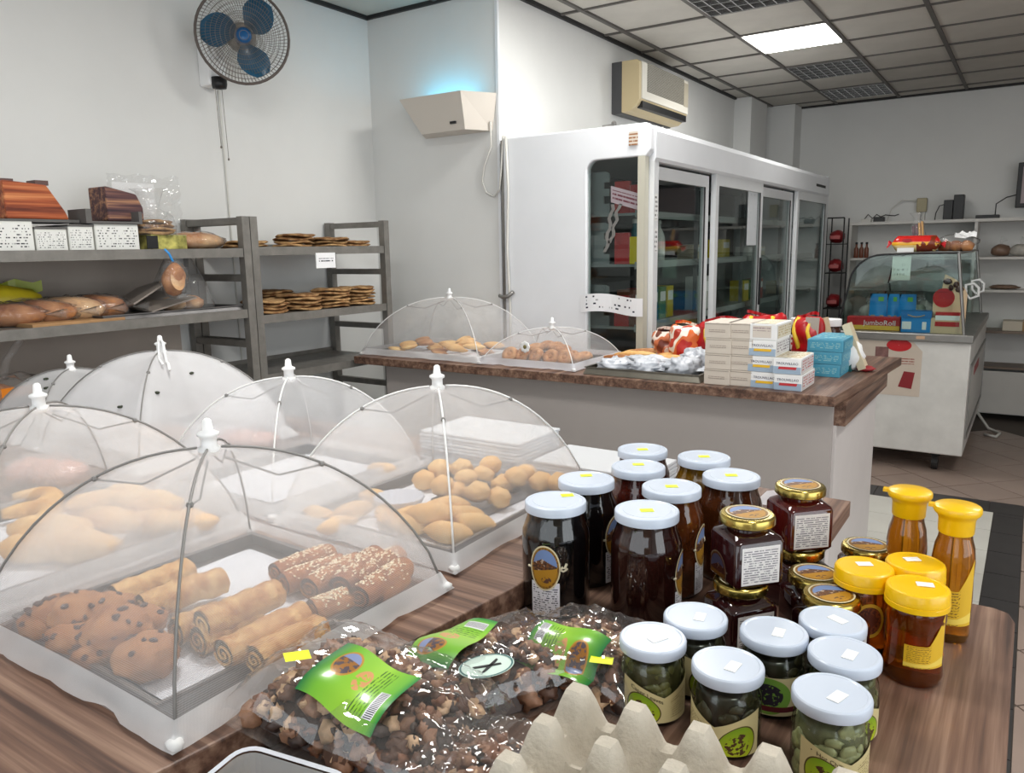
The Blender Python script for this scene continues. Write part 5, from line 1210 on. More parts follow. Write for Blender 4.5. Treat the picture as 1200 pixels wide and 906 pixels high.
for k, (px, py, rz, lift, sc, nm) in enumerate(((62, 628, .5, .012, 1.1, 'large at the front of the left tray'), (92, 645, .45, 0, 1.05, 'nearest the front tray'), (42, 645, .6, 0, .9, 'at the front left corner'), (130, 612, .3, .02, .9, 'on top in the middle'), (152, 584, .2, .012, .9, 'at the back of the heap'), (176, 594, .5, .02, .95, 'on top at the back right'), (186, 615, .45, 0, .9, 'at the right of the heap'), (222, 612, .4, 0, .8, 'at the right end of the tray'), (112, 590, 1.3, .02, .8, 'tipped upright in the heap'))):
    place(BB[k % 3], 'long_bun', px, py, PZ, rz, 'pale long bun %s, seen through two covers' % nm, 'bun', 'long buns in the left tray', lift, sc)
# bagged rolls under the covers behind
def net_bag(px, py, z, L, W, H, rz, label, m):
    p = P(px, py, z+.03)
    t = thing('bagged_rolls', label, 'bread', (p.x, p.y, z), rz)
    for k in range(3): blob(MB(), (-L*.3+L*.3*k, 0, H*.8), (L*.22, W*.42, H*.8), k, k+60, .1, 2, 14, 8, .15).build('roll', m, t, smooth=True)
    blob(MB(), (0, 0, H*.95), (L*.56, W*.55, H*.95), 0, 5, .16, 5, 24, 12, .08).build('bag_film', film('pinkish_film', (250, 236, 236), .15, .7, 22, .22), t, smooth=True)
    MB().grid(lambda u, v: (L*.5+.06*v, (u-.5)*W*.7*(.3+.7*v), H+.02*math.sin(u*14)*v), 8, 3).build('bag_tail', M_film, t)
M_pinkb = bread('pinkish_roll', (226, 190, 168), (196, 146, 124), 12, .3)
net_bag(55, 555, PZ, .20, .12, .04, .3, 'pinkish plastic bag of rolls under the cover at the left edge', M_pinkb)
net_bag(285, 512, PZ, .20, .13, .03, .2, 'long pale bagged bread under the white-ribbed cover', M_pinkb)
net_bag(190, 505, PZ, .18, .12, .03, .1, 'bag of pale orange rolls under the bee-printed cover', M_loafp)
place(SPIN[0], 'lone_pastry', 447, 546, PZ, .4, 'lone pale pastry left on the almost empty paper', 'pastry', None, 0, .8)

# biscuits on the counter
def disc(seed, m, r=.045, hh=.012): return blob(MB(), (0, 0, hh*.8), (r, r*.95, hh), 0, seed, .08, 2, 18, 8, .2).mesh('biscuit', m, True)
DI = [disc(s, M_cook) for s in range(2)]+[disc(5, M_bis, .042)]
g = random.Random(9)
for k in range(22):
    x = -2.62+.024*k+g.uniform(-.01, .01); y = 2.88+.07*(k % 4)+g.uniform(-.01, .01)
    kind = k % 3
    lab = '%s in the counter tray, %s from the left' % (('flat round butter biscuit' if k < 9 else 'pale twisted butter biscuit') if kind else 'small domed biscuit', (ORD+['nineteenth', 'twentieth', 'twenty-first', 'twenty-second'])[k])
    me = DI[k % 3] if k < 9 else (SPIN[k % 3] if kind else DI[2])
    o = link('butter_biscuit', me); o.location = (x, y, CZ+.010+.018*((k*7) % 3)); o.rotation_euler = (R(g.uniform(-12, 12)), R(g.uniform(-10, 10)), k)
    if k >= 9: o.scale = (1.25, 1.0, .8)
    tag(o, lab, 'biscuit', 'butter biscuits on the counter')
    if me in (SPIN[0], SPIN[1], SPIN[2]): pass
def ring_roll(seed):
    pts = [(.034*math.cos(a)*(1-.012*k), .034*math.sin(a)*(1-.012*k), .02+.0006*k) for k, a in enumerate([i*2*math.pi/16 for i in range(20)])]
    b = MB(); b.tube(pts, [.014+.006*math.sin(math.pi*k/19) for k in range(20)], 10); blob(b, (0, 0, .022), (.024, .024, .018), 0, seed, .1)
    return b.mesh('ring_roll', M_bis, True)
RR = [ring_roll(s) for s in range(2)]
for k in range(15):
    x, y = -1.91+.07*(k % 5)+g.uniform(-.008, .008), 2.86+.085*(k//5)+g.uniform(-.01, .01)
    o = link('ring_roll', RR[k % 2]); o.scale = (.78,)*3; o.location = (x, y, CZ+.008+(.036 if k in (6, 8, 11, 12) else .0)); o.rotation_euler = (R(58) if k < 5 else R(20), 0, g.uniform(-.3, .3))
    if k < 5: o.location.z += .022
    tag(o, 'brown ring roll under the lace-edged cover, %s from left in the %s row' % (ORD[k % 5], ('front', 'middle', 'back')[k//5]), 'roll', 'ring rolls on the counter')

# stacks of white foam sheets behind the bun tray
def foam_stack(cx, cy, hx, hy, n, label, z=TZ):
    for k in range(n):
        gg = random.Random(k+int(cx*100)); o = MB().box(-hx, hx, -hy, hy, 0, .0075).build('foam_sheet', mat('foam_white', (196, 198, 202), .6), bevel=.002)
        o.location = (cx+gg.uniform(-.003, .003), cy+gg.uniform(-.003, .003), z+.001+k*.0085)
        tag(o, 'white foam sheet, %s of the %s' % ('topmost' if k == n-1 else ('bottom' if k == 0 else ORD[k]+' up'), label), 'foam sheet', 'stacked white foam sheets')
foam_stack(-1.16, 1.62, .155, .10, 10, 'tall stack behind the bun cover')
foam_stack(-.83, 1.64, .15, .09, 5, 'low stack behind the black jars')
p = P(925, 566, TZ); o = tag(MB().grid(lambda u, v: ((u-.5)*.12, (v-.5)*.10, .004+.004*math.sin(u*9)*math.sin(v*8)), 8, 8).build('paper_doily', M_lace, smooth=True), 'white lacy paper on the board behind the square jar', 'doily'); o.location = (-.40, 1.66, TZ+.001)
# ================================================================== jars
def cyl_patch(r, a0, a1, z0, z1, nu=14, nv=6, top=None):
    def f(u, v):
        a = a0+(a1-a0)*u; zt = z1 if top is None else top(u)
        return (r*math.cos(a), r*math.sin(a), z0+(zt-z0)*v)
    return MB().grid(f, nu, nv)
N = NT('village_label'); u, v = N.uv(); ns = N.noise(scale=160, detail=3); ns2 = N.noise(scale=300, detail=2)
col = N.mix(N.math('GREATER_THAN', ns2, .5), lin((120, 78, 46)), lin((70, 50, 42)))
col = N.mix(N.math('GREATER_THAN', ns, .58), col, lin((190, 170, 150)))
col = N.mix(N.math('LESS_THAN', v, N.math('ADD', .40, N.math('MULTIPLY', u, .12))), col, lin((176, 128, 40)))
col = N.mix(N.math('MULTIPLY', N.ellipse(u, v, .55, .24, .16, .07), N.math('GREATER_THAN', ns, .45)), col, lin((90, 60, 50)))
sky = N.math('GREATER_THAN', v, N.math('ADD', .70, N.math('MULTIPLY', N.math('ABSOLUTE', N.math('SUBTRACT', u, .42)), -.35)))
col = N.mix(sky, col, lin((116, 140, 186)))
inner = N.ellipse(u, v, .5, .5, .40, .41); ring = N.ellipse(u, v, .5, .5, .455, .462)
rc_ = N.mix(N.math('GREATER_THAN', ns2, .52), lin((150, 110, 40)), lin((110, 76, 34)))
col = N.mix(inner, rc_, col); col = N.mix(ring, lin((214, 204, 170)), col)
M_village = N.principled(col, .4, 0, .3)
M_ingr = printed('ingredients', (226, 226, 232), (70, 70, 84), 15, .06, .94, .10, .90, .5, wscale=10)
def oval_patch(r, a_c, ra, zc, rz, n=28):
    b = MB(); vs, fs, uv = [(r*math.cos(a_c), r*math.sin(a_c), zc)], [], [(.5, .5)]
    for ring_ in (.5, 1):
        for k in range(n):
            q = 2*math.pi*k/n; a = a_c+ra*ring_*math.cos(q); vs.append((r*math.cos(a), r*math.sin(a), zc+rz*ring_*math.sin(q))); uv.append((.5+.5*ring_*math.cos(q), .5+.5*ring_*math.sin(q)))
    for k in range(n):
        fs.append((0, 1+k, 1+(k+1) % n)); fs.append((1+k, 1+n+k, 1+n+(k+1) % n, 1+(k+1) % n))
    return b.add(vs, fs, 0, None, uv)
JB = .0565
body_prof = [(.050, 0), (.0545, .004), (.0565, .012), (.0565, .128), (.0555, .140), (.051, .153), (.0475, .163), (.0470, .178)]
lid_prof = [(.0495, .1735), (.0512, .174), (.0512, .1862), (.0505, .1878), (.0490, .1886), (.0462, .1886), (.0450, .1876), (.0380, .1876), (.0374, .1882), (.001, .1882)]
def liquid(name, c, rough=.06, var=0, trans=0): return mat(name, c, rough, var=var, scale=22, spec=.5, coat=.6, trans=trans)
LQ = {'black': liquid('preserve_black', (9, 8, 9)), 'dark': liquid('preserve_dark_red', (34, 13, 10), .06, .4), 'red': liquid('preserve_red', (64, 22, 14), .06, .5), 'amber': liquid('preserve_amber', (74, 36, 14), .06, .6), 'olive': liquid('preserve_olive', (104, 74, 12), .06, .4), 'brown': liquid('preserve_brown', (62, 30, 12), .06, .6)}
def facets(prof, n=32):
    b = MB(); m = len(prof)
    def f(u, v):
        i = round(v*(m-1)); r, z = prof[i]; q = 2*math.pi*u
        k = 1 if i < 2 or i > m-3 else 1-.012*abs(math.sin(q*6))
        return (r*k*math.cos(q), r*k*math.sin(q), z)
    b.grid(f, 96, m-1, closeu=True); b.add([(prof[0][0]*math.cos(2*math.pi*k/24), prof[0][0]*math.sin(2*math.pi*k/24), 0) for k in range(24)], [tuple(range(24))[::-1]])
    return b
_jb = {}
def big_jar(px, py, liq, delta, label, st=(.0, .0)):
    p = P(px, py, JZ+.1885); ang = camang(p.x, p.y)
    t = thing('preserve_jar', label, 'jar', (p.x, p.y, JZ), ang, 'tall preserve jars with white lids')
    key = liq
    if key not in _jb: _jb[key] = facets(body_prof).mesh('jar_body', LQ[liq], True)
    link('jar_body', _jb[key], t)
    if 'lid' not in _jb:
        _jb['lid'] = MB().lathe(lid_prof, 40).mesh('lid', M_lidw, True); _jb['lid'].set_sharp_from_angle(angle=R(25))
        _jb['st'] = MB().box(-.0105, .0105, -.007, .007, .1886, .1892).mesh('price_sticker', M_ylabel)
        _jb['stp'] = MB().grid(lambda u, v: (-.006+.012*u, -.003+.006*v, .1894), 1, 1).mesh('sticker_print', printed('sticker_print', (236, 246, 20), (60, 90, 20), 3, .1, .9, .2, .8, .4, wscale=5))
        _jb['ov'] = oval_patch(JB+.0009, 0, .46, .091, .0385).mesh('village_label', M_village, True)
        _jb['wl'] = cyl_patch(JB+.0005, -.43, .43, .008, .066).mesh('ingredients_label', M_ingr, True)
        kb = MB(); kb.tube([((JB+.002)*math.cos(a), (JB+.002)*math.sin(a), .090+dz_) for a, dz_ in ((.45, 0), (.51, .004), (.57, .002), (.63, .010))], .0022, 5); kb.tube([((JB+.002)*math.cos(a), (JB+.002)*math.sin(a), .090+dz_) for a, dz_ in ((.45, 0), (.53, -.003), (.60, -.001), (.65, .002))], .0018, 5); ke = MB().tube([((JB+.002)*math.cos(a), (JB+.002)*math.sin(a), .090) for a in (-.45, -.50, -.53)], .002, 5); _jb['ke'] = ke.mesh('cord_end', mat('cream_cord', (216, 206, 180), .7), True)
        _jb['kn'] = kb.mesh('cord_bow', mat('cream_cord', (216, 206, 180), .7), True)
    link('lid', _jb['lid'], t)
    s = link('price_sticker', _jb['st'], t); s.location = (st[0], st[1], 0); s.rotation_euler = (0, 0, math.pi/2+.2); sp = link('sticker_print', _jb['stp'], s)
    d = R(delta)
    for nm, kk in (('village_label', 'ov'), ('ingredients_label', 'wl'), ('cord_bow', 'kn'), ('cord_end', 'ke')):
        o = link(nm, _jb[kk], t); o.rotation_euler = (0, 0, d)
    return t
big_jar(651, 586, 'black', -19, 'black preserve jar at the front left showing its village label', (-.025, .02))
big_jar(687, 561, 'black', 62, 'black preserve jar behind the one with the village label', (-.02, .0))
big_jar(758, 597, 'dark', 78, 'large dark red preserve jar in front of the square jars', (.005, .0))
big_jar(787, 570, 'amber', 72, 'amber brown preserve jar behind the large dark red one', (.0, .0))
big_jar(748, 546, 'red', 120, 'reddish preserve jar behind the black jars, second from the back', (-.01, .0))
big_jar(753, 526, 'red', 150, 'reddish preserve jar farthest back beside the foam stack', (.005, .0))
big_jar(825, 535, 'olive', 140, 'olive yellow preserve jar at the back of the jar group', (.0, .0))
big_jar(857, 557, 'brown', 130, 'brown preserve jar to the right, behind the gold-lidded square jar', (-.0, .0))

# square jars with gold lids
sq_h = .103
def rsq(w, r, n=5):
    pts = []
    for cx, cy, a0 in ((w-r, w-r, 0), (-w+r, w-r, 90), (-w+r, -w+r, 180), (w-r, -w+r, 270)):
        for k in range(n): a = R(a0+90*k/(n-1)); pts.append((cx+r*math.cos(a), cy+r*math.sin(a)))
    return pts
def sq_body():
    b = MB(); rings = []
    for w, r, z in ((.037, .006, 0), (.040, .007, .004), (.040, .007, .066), (.038, .010, .072)): rings.append([(x, y, z) for x, y in rsq(w, r)])
    for rr, z in ((.036, .078), (.0325, .081), (.0325, .090)):
        rings.append([(rr*math.cos(math.atan2(y, x)), rr*math.sin(math.atan2(y, x)), z) for x, y in rsq(.04, .02)])
    n = len(rings[0]); vs = [p for r in rings for p in r]; fs = [tuple(range(n))[::-1]]
    for i in range(len(rings)-1):
        for k in range(n): fs.append((i*n+k, i*n+(k+1) % n, (i+1)*n+(k+1) % n, (i+1)*n+k))
    fs.append(tuple((len(rings)-1)*n+k for k in range(n)))
    return b.add(vs, fs)
sqm = {}
def square_jar(x, y, z, rz, liq, label):
    t = thing('square_jar', label, 'jar', (x, y, z), rz, 'square preserve jars with gold lids')
    if not sqm:
        sqm['lid'] = MB().lathe([(.034, .086), (.0385, .087), (.0405, .089), (.0405, .098), (.0396, .1005), (.038, .1022), (.035, .1025), (.001, .1025)], 36).mesh('lid', M_gold, True); sqm['lid'].set_sharp_from_angle(angle=R(30))
        sqm['lab'] = MB().grid(lambda u, v: (-.031+.062*u, -.0408, .006+.058*v), 1, 1).mesh('ingredients_label', printed('ingredients_small', (220, 216, 214), (124, 120, 126), 16, .05, .95, .06, .94, .55, wscale=12))
        lp = MB(); vs, fs, uv = [(0, 0, .1036)], [], [(.5, .5)]
        for k in range(24): q = 2*math.pi*k/24; vs.append((.032*math.cos(q), .032*math.sin(q), .1036)); uv.append((.5+.5*math.cos(q), .5+.5*math.sin(q)))
        for k in range(24): fs.append((0, 1+k, 1+(k+1) % 24))
        sqm['top'] = lp.add(vs, fs, 0, None, uv).mesh('village_sticker', M_village)
    if liq not in sqm: 
        sqm[liq] = sq_body().mesh('jar_body', LQ[liq], True); sqm[liq].set_sharp_from_angle(angle=R(35))
    link('jar_body', sqm[liq], t); link('lid', sqm['lid'], t); link('village_sticker', sqm['top'], t); link('ingredients_label', sqm['lab'], t)
    return t
LQ['jam'] = liquid('jam_dark', (40, 12, 14), .05, .2); LQ['ruby'] = liquid('jam_ruby', (70, 16, 14), .05, .3)
def sqp(px, py, z): q = P(px, py, z+sq_h); return q
q = sqp(876, 601, JZ+sq_h); square_jar(q.x, q.y, JZ+sq_h+.001, R(48), 'jam', 'gold-lidded square jam jar in front, stacked on another jar')
square_jar(q.x-.004, q.y-.008, JZ, R(52), 'jam', 'gold-lidded square jar underneath the front stacked jam jar')
q2 = sqp(938, 568, JZ+sq_h); square_jar(q2.x, q2.y, JZ+sq_h+.001, R(44), 'ruby', 'ruby square jam jar with gold lid, stacked beside the pale counter')
square_jar(q2.x+.004, q2.y-.006, JZ, R(50), 'jam', 'gold-lidded square jar underneath the ruby stacked jar')
square_jar(q.x+.085, q.y+.075, JZ, R(38), 'jam', 'low gold-lidded square jar wedged between the two stacks')
square_jar(q2.x+.10, q2.y+.055, JZ, R(20), 'jam', 'low gold-lidded square jar behind the yellow honey lids')
square_jar(-.205, 1.125, JZ, R(46), 'jam', 'low gold-lidded square jar just behind the white pickle lids')

# pickle jars with pale lids
pk_prof = [(.036, 0), (.040, .003), (.0415, .010), (.0415, .062), (.040, .072), (.036, .082), (.0355, .092)]
N = NT('pickle_label'); u, v = N.uv(); ns = N.noise(N.mapping(N.coord('UV'), (16, 8, 1)), 1, 3); ns2 = N.noise(N.mapping(N.coord('UV'), (60, 6, 1)), 1, 2)
ring = N.ellipse(u, v, .26, .36, .205, .46); ell = N.ellipse(u, v, .26, .36, .19, .43)
grn = N.mix(v, lin((176, 186, 40)), lin((92, 142, 30)))
blot = N.math('MULTIPLY', N.ellipse(u, v, .26, .32, .13, .30), N.math('GREATER_THAN', ns, .50))
grn = N.mix(blot, grn, lin((74, 48, 30)))
col = N.mix(ring, lin((200, 186, 138)), lin((84, 70, 36))); col = N.mix(ell, col, grn)
rowm = N.math('MULTIPLY', N.math('MULTIPLY', N.math('LESS_THAN', N.math('FRACT', N.math('MULTIPLY', v, 13)), .4), N.inrange(u, .58, .92)), N.math('MULTIPLY', N.inrange(v, .12, .85), N.math('LESS_THAN', ns2, .52)))
col = N.mix(rowm, col, lin((120, 100, 60)))
M_pkl = N.principled(col, .45, 0, .3)
N = NT('berry_label'); u, v = N.uv(); ns = N.noise(N.mapping(N.coord('UV'), (22, 10, 1)), 1, 3)
col = N.mix(N.ellipse(u, v, .5, .50, .26, .48), lin((190, 178, 136)), lin((110, 150, 60)))
col = N.mix(N.math('MULTIPLY', N.ellipse(u, v, .5, .52, .17, .30), N.math('GREATER_THAN', ns, .40)), col, lin((40, 34, 46)))
col = N.mix(N.inrange(v, .10, .24), col, lin((86, 26, 34))); M_berry = N.principled(col, .45, 0, .3)
M_brine = {'caper': mat('brine_caper', (66, 62, 36), .35, var=.5, scale=60, coat=.5), 'dark': mat('brine_dark', (34, 30, 20), .3, var=.5, scale=60, coat=.5), 'pale': mat('brine_pale', (104, 104, 74), .35, var=.45, scale=50, coat=.5)}
M_leaf = {'caper': mat('caper_leaf', (98, 94, 54), .4, var=.3, scale=50), 'dark': mat('dark_leaf', (58, 52, 32), .4, var=.3, scale=50), 'pale': mat('pale_chilli', (150, 148, 108), .4, var=.3, scale=50)}
M_jglass = film('jar_glass', (240, 246, 240), .02, 0, 0, 0, 1.5)
pkm = {}
def pickle_jar(px, py, kind, lab_m, delta, text, label, std=0, flip=False):
    p = P(px, py, JZ+.104); ang = camang(p.x, p.y)
    t = thing('pickle_jar', label, 'jar', (p.x, p.y, JZ), ang, 'pickle jars with pale blue lids')
    if 'lid' not in pkm:
        pkm['lid'] = MB().lathe([(.0405, .0895), (.0425, .090), (.0430, .0915), (.0430, .1010), (.0422, .1028), (.0405, .1042), (.0375, .1042), (.0362, .1034), (.001, .1037)], 40).mesh('lid', M_lidw, True); pkm['lid'].set_sharp_from_angle(angle=R(25))
        pkm['glass'] = MB().lathe(pk_prof, 40, capt=False).mesh('glass', M_jglass, True)
        pkm['st'] = MB().box(-.012, .012, -.007, .007, .1039, .1045).mesh('price_sticker', M_card)
    link('lid', pkm['lid'], t); link('glass', pkm['glass'], t); s = link('price_sticker', pkm['st'], t); s.rotation_euler = (0, 0, math.pi/2+.5+std); s.location = (.008*math.sin(std*3), .006, 0)
    if kind not in pkm:
        inn = MB().lathe([(r-.0045, z+.001) for r, z in pk_prof[:-1]]+[(.031, .081)], 28)
        pkm[kind] = inn.mesh('brine', M_brine[kind], True)
        g = random.Random(len(kind)); lv = MB()
        for k in range(70):
            a, z = g.uniform(0, 6.28), g.uniform(.008, .078); rr = .0372 if z < .066 else .0335
            blob(lv, (rr*math.cos(a), rr*math.sin(a), z), (.0030, g.uniform(.006, .012), g.uniform(.004, .011)), a, k, .2, 2, 8, 5)
        pkm[kind+'l'] = lv.mesh('pickle_pieces', M_leaf[kind], True)
    link('brine', pkm[kind], t); o = link('pickle_pieces', pkm[kind+'l'], t); o['kind'] = 'stuff'; o.rotation_euler = (0, 0, std*2)
    lk = 'lab'+lab_m.name+str(flip)
    top = lambda uu: .064-.022*(1-abs(2*uu-1))**1.2
    if lk not in pkm:
        cp = cyl_patch(.0422, -1.35, 1.35, .008, .06, 36, 8, top if lab_m is M_pkl else None)
        if flip: cp.uv = [(1-a, b) for a, b in cp.uv]
        pkm[lk] = cp.mesh('label', lab_m, True)
    o = link('label', pkm[lk], t); o.rotation_euler = (0, 0, R(delta))
    if text:
        def wrap(x, y):
            uu = .30+x/(2.7*.0425); a = -1.35+2.7*uu
            return (.0428*math.cos(a), .0428*math.sin(a), top(uu)-.0065+y)
        lettering(text, wrap, mat('olive_ink', (56, 48, 26), .5), o, w=.042)
    return t
pickle_jar(765, 746, 'caper', M_pkl, 22, 'Caper Leaves', 'caper leaf jar with pale lid, leftmost of the short pickle jars', .2)
pickle_jar(815, 721, 'dark', M_pkl, 60, None, 'short pickle jar behind the leftmost one, label turned away', .9)
pickle_jar(853, 777, 'dark', M_pkl, -18, None, 'short pickle jar with stems in brine, nearest the egg tray', .7, True)
pickle_jar(907, 739, 'dark', M_berry, -6, None, 'short pickle jar with a dark berry cluster on its green label', .9)
pickle_jar(976, 726, 'dark', M_pkl, 150, None, 'short pickle jar touching the honey jars, farthest back on the right', 2.0)
pickle_jar(990, 764, 'caper', M_pkl, 80, None, 'short pickle jar behind the hot chilli jar', .8)
pickle_jar(975, 811, 'pale', M_pkl, 34, '•  Hot Chillies', 'hot chilli pickle jar closest to the camera on the right', .6)

# honey jars and bottles
M_ycap = mat('yellow_cap', (240, 190, 8), .32, coat=.2)
def honeymat(name, c1, c2):
    N = NT(name); p = N.principled(N.ramp(N.noise(scale=14, detail=2), [(.3, lin(c1)), (.7, lin(c2))]), .03, 0, .5, trans=.9, coat=.3, ior=1.4); return p
M_hon = honeymat('honey', (206, 92, 14), (222, 116, 22)); M_hon2 = honeymat('light_honey', (226, 140, 28), (236, 160, 44))
N = NT('honey_label'); u, v = N.uv(); ns = N.noise(scale=200, detail=2)
row = N.math('MULTIPLY', N.math('LESS_THAN', N.math('FRACT', N.math('MULTIPLY', v, 12)), .45), N.math('LESS_THAN', N.noise(N.mapping(N.coord('UV'), (20, 40, 1)), 1, 2), .5))
col = N.mix(N.math('MULTIPLY', row, N.inrange(u, .06, .6)), lin((222, 178, 40)), lin((110, 72, 26)))
col = N.mix(N.inrange(v, .05, .2), col, lin((236, 206, 90))); M_hlab = N.principled(col, .4)
N = NT('honey_seal'); u, v = N.uv(); ns = N.noise(scale=260, detail=2)
col = N.mix(N.ellipse(u, v, .5, .5, .40, .40), lin((200, 150, 40)), N.mix(N.math('GREATER_THAN', ns, .5), lin((72, 30, 22)), lin((120, 60, 30)))); col = N.mix(N.ellipse(u, v, .5, .5, .2, .2), col, lin((90, 40, 24))); M_hseal = N.principled(col, .4)
hm = {}
def honey_jar(px, py, rz_lab, kind, label, std):
    p = P(px, py, JZ+.134); t = thing('honey_jar', label, 'jar', (p.x, p.y, JZ), camang(p.x, p.y), 'honey jars with yellow lids')
    if not hm:
        hm['b'] = facets([(.034, 0), (.0375, .003), (.039, .012), (.0375, .028), (.0370, .05), (.0370, .082), (.0385, .092), (.0375, .104), (.036, .109)]).mesh('jar_body', M_hon, True)
        hm['l'] = MB().lathe([(.040, .107), (.0414, .108), (.0414, .115), (.0405, .1155), (.0405, .1165), (.0410, .117), (.0406, .1295), (.0392, .1325), (.0370, .134), (.0350, .134), (.0340, .1332), (.001, .1335)], 40).mesh('lid', M_ycap, True); hm['l'].set_sharp_from_angle(angle=R(30))
        hm['s'] = MB().box(-.011, .011, -.007, .007, .1342, .1349).mesh('price_sticker', M_card)
        hm['lab'] = cyl_patch(.0382, -.75, .75, .030, .068, 16, 4, lambda u: .062 if u < .55 else .062+.045*((u-.55)/.45)).mesh('label', M_hlab, True)
        hm['seal'] = oval_patch(.0388, 0, .55, .066, .026).mesh('round_seal', M_hseal, True)
    link('jar_body', hm['b'], t); link('lid', hm['l'], t); s = link('price_sticker', hm['s'], t); s.rotation_euler = (0, 0, math.pi/2+std); s.location = (-.006, .012*math.cos(std*4), 0)
    o = link('label' if kind == 'lab' else 'round_seal', hm[kind], t); o.rotation_euler = (0, 0, R(rz_lab))
honey_jar(1013, 663, 18, 'seal', 'honey jar with dark round seal, leftmost of the yellow lids', .4)
honey_jar(1073, 658, 160, 'lab', 'honey jar farthest back among the yellow lids, mostly hidden', .5)
honey_jar(1076, 686, 26, 'lab', 'honey jar in front with a yellow text label', .2)
bt = {}
def honey_bottle(px, py, label, dl):
    p = P(px, py, JZ+.212); t = thing('honey_bottle', label, 'bottle', (p.x, p.y, JZ), camang(p.x, p.y), 'squeezy honey bottles')
    if not bt:
        bt['b'] = facets([(.026, 0), (.0285, .003), (.0295, .010), (.0295, .070), (.0285, .10), (.0295, .125), (.0270, .148), (.0235, .160), (.0225, .168), (.0225, .172)]).mesh('bottle_body', M_hon2, True)
        c = MB(); c.lathe([(.0235, .168), (.0245, .170), (.0250, .190), (.0275, .196), (.0310, .199), (.0325, .202), (.0325, .207), (.0315, .2095), (.029, .211), (.001, .2125)], 36); c.box(.026, .039, -.006, .006, .2035, .2085); bt['c'] = c.mesh('flip_cap', M_ycap, True); bt['c'].set_sharp_from_angle(angle=R(30))
        bt['l'] = cyl_patch(.0303, -.9, .9, .030, .085, 18, 4, lambda u: .085 if u < .55 else .085+.05*((u-.55)/.45)).mesh('label', M_hlab, True)
    link('bottle_body', bt['b'], t); c = link('flip_cap', bt['c'], t); c.rotation_euler = (0, 0, R(-95)); o = link('label', bt['l'], t); o.rotation_euler = (0, 0, R(dl))
honey_bottle(1067, 573, 'slim honey bottle with yellow flip cap, the farther of the two', 60)
honey_bottle(1123, 591, 'slim honey bottle with yellow flip cap, the taller right one', 15)

# ================================================================== nut bags
N = NT('green_label'); u, v = N.uv(); ns = N.noise(scale=140, detail=3)
grad = N.ramp(u, [(0, lin((26, 110, 62))), (.2, lin((112, 176, 52))), (.62, lin((150, 200, 56))), (.92, lin((110, 180, 60))), (1, lin((40, 130, 70)))])
ovr = N.ellipse(u, v, .27, .6, .14, .27); ovi = N.ellipse(u, v, .27, .6, .12, .23)
pic = N.mix(N.math('GREATER_THAN', ns, .5), lin((150, 100, 40)), lin((80, 70, 80))); pic = N.mix(N.math('GREATER_THAN', v, .68), pic, lin((126, 140, 180)))
col = N.mix(ovr, grad, lin((180, 130, 50))); col = N.mix(ovi, col, pic)
nut = N.math('MULTIPLY', N.ellipse(u, v, .53, .52, .08, .2), N.math('GREATER_THAN', ns, .46)); col = N.mix(nut, col, lin((206, 150, 100)))
txt = N.math('MULTIPLY', N.math('MULTIPLY', N.math('LESS_THAN', N.math('FRACT', N.math('MULTIPLY', u, 26)), .4), N.inrange(u, .60, .78)), N.math('MULTIPLY', N.inrange(v, .1, .9), N.math('LESS_THAN', N.noise(N.mapping(N.coord('UV'), (60, 14, 1)), 1, 2), .55)))
col = N.mix(txt, col, lin((66, 110, 30)))
bar = N.math('MULTIPLY', N.inrange(u, .80, .92), N.inrange(v, .10, .50)); col = N.mix(bar, col, lin((230, 230, 234)))
lines = N.math('MULTIPLY', bar, N.math('LESS_THAN', N.math('FRACT', N.math('MULTIPLY', v, 44)), .5)); col = N.mix(N.math('MULTIPLY', lines, N.inrange(u, .815, .91)), col, lin((50, 54, 70)))
M_glab = N.principled(col, .28, 0, .5, coat=.4)
M_nuts = [mat('nut_%d' % i, c, .5, var=.3, scale=60, bump=.3) for i, c in enumerate(((146, 108, 84), (96, 68, 54), (196, 162, 128), (62, 46, 40), (120, 78, 54)))]
M_round = mat('pale_green_sticker', (206, 226, 216), .4)
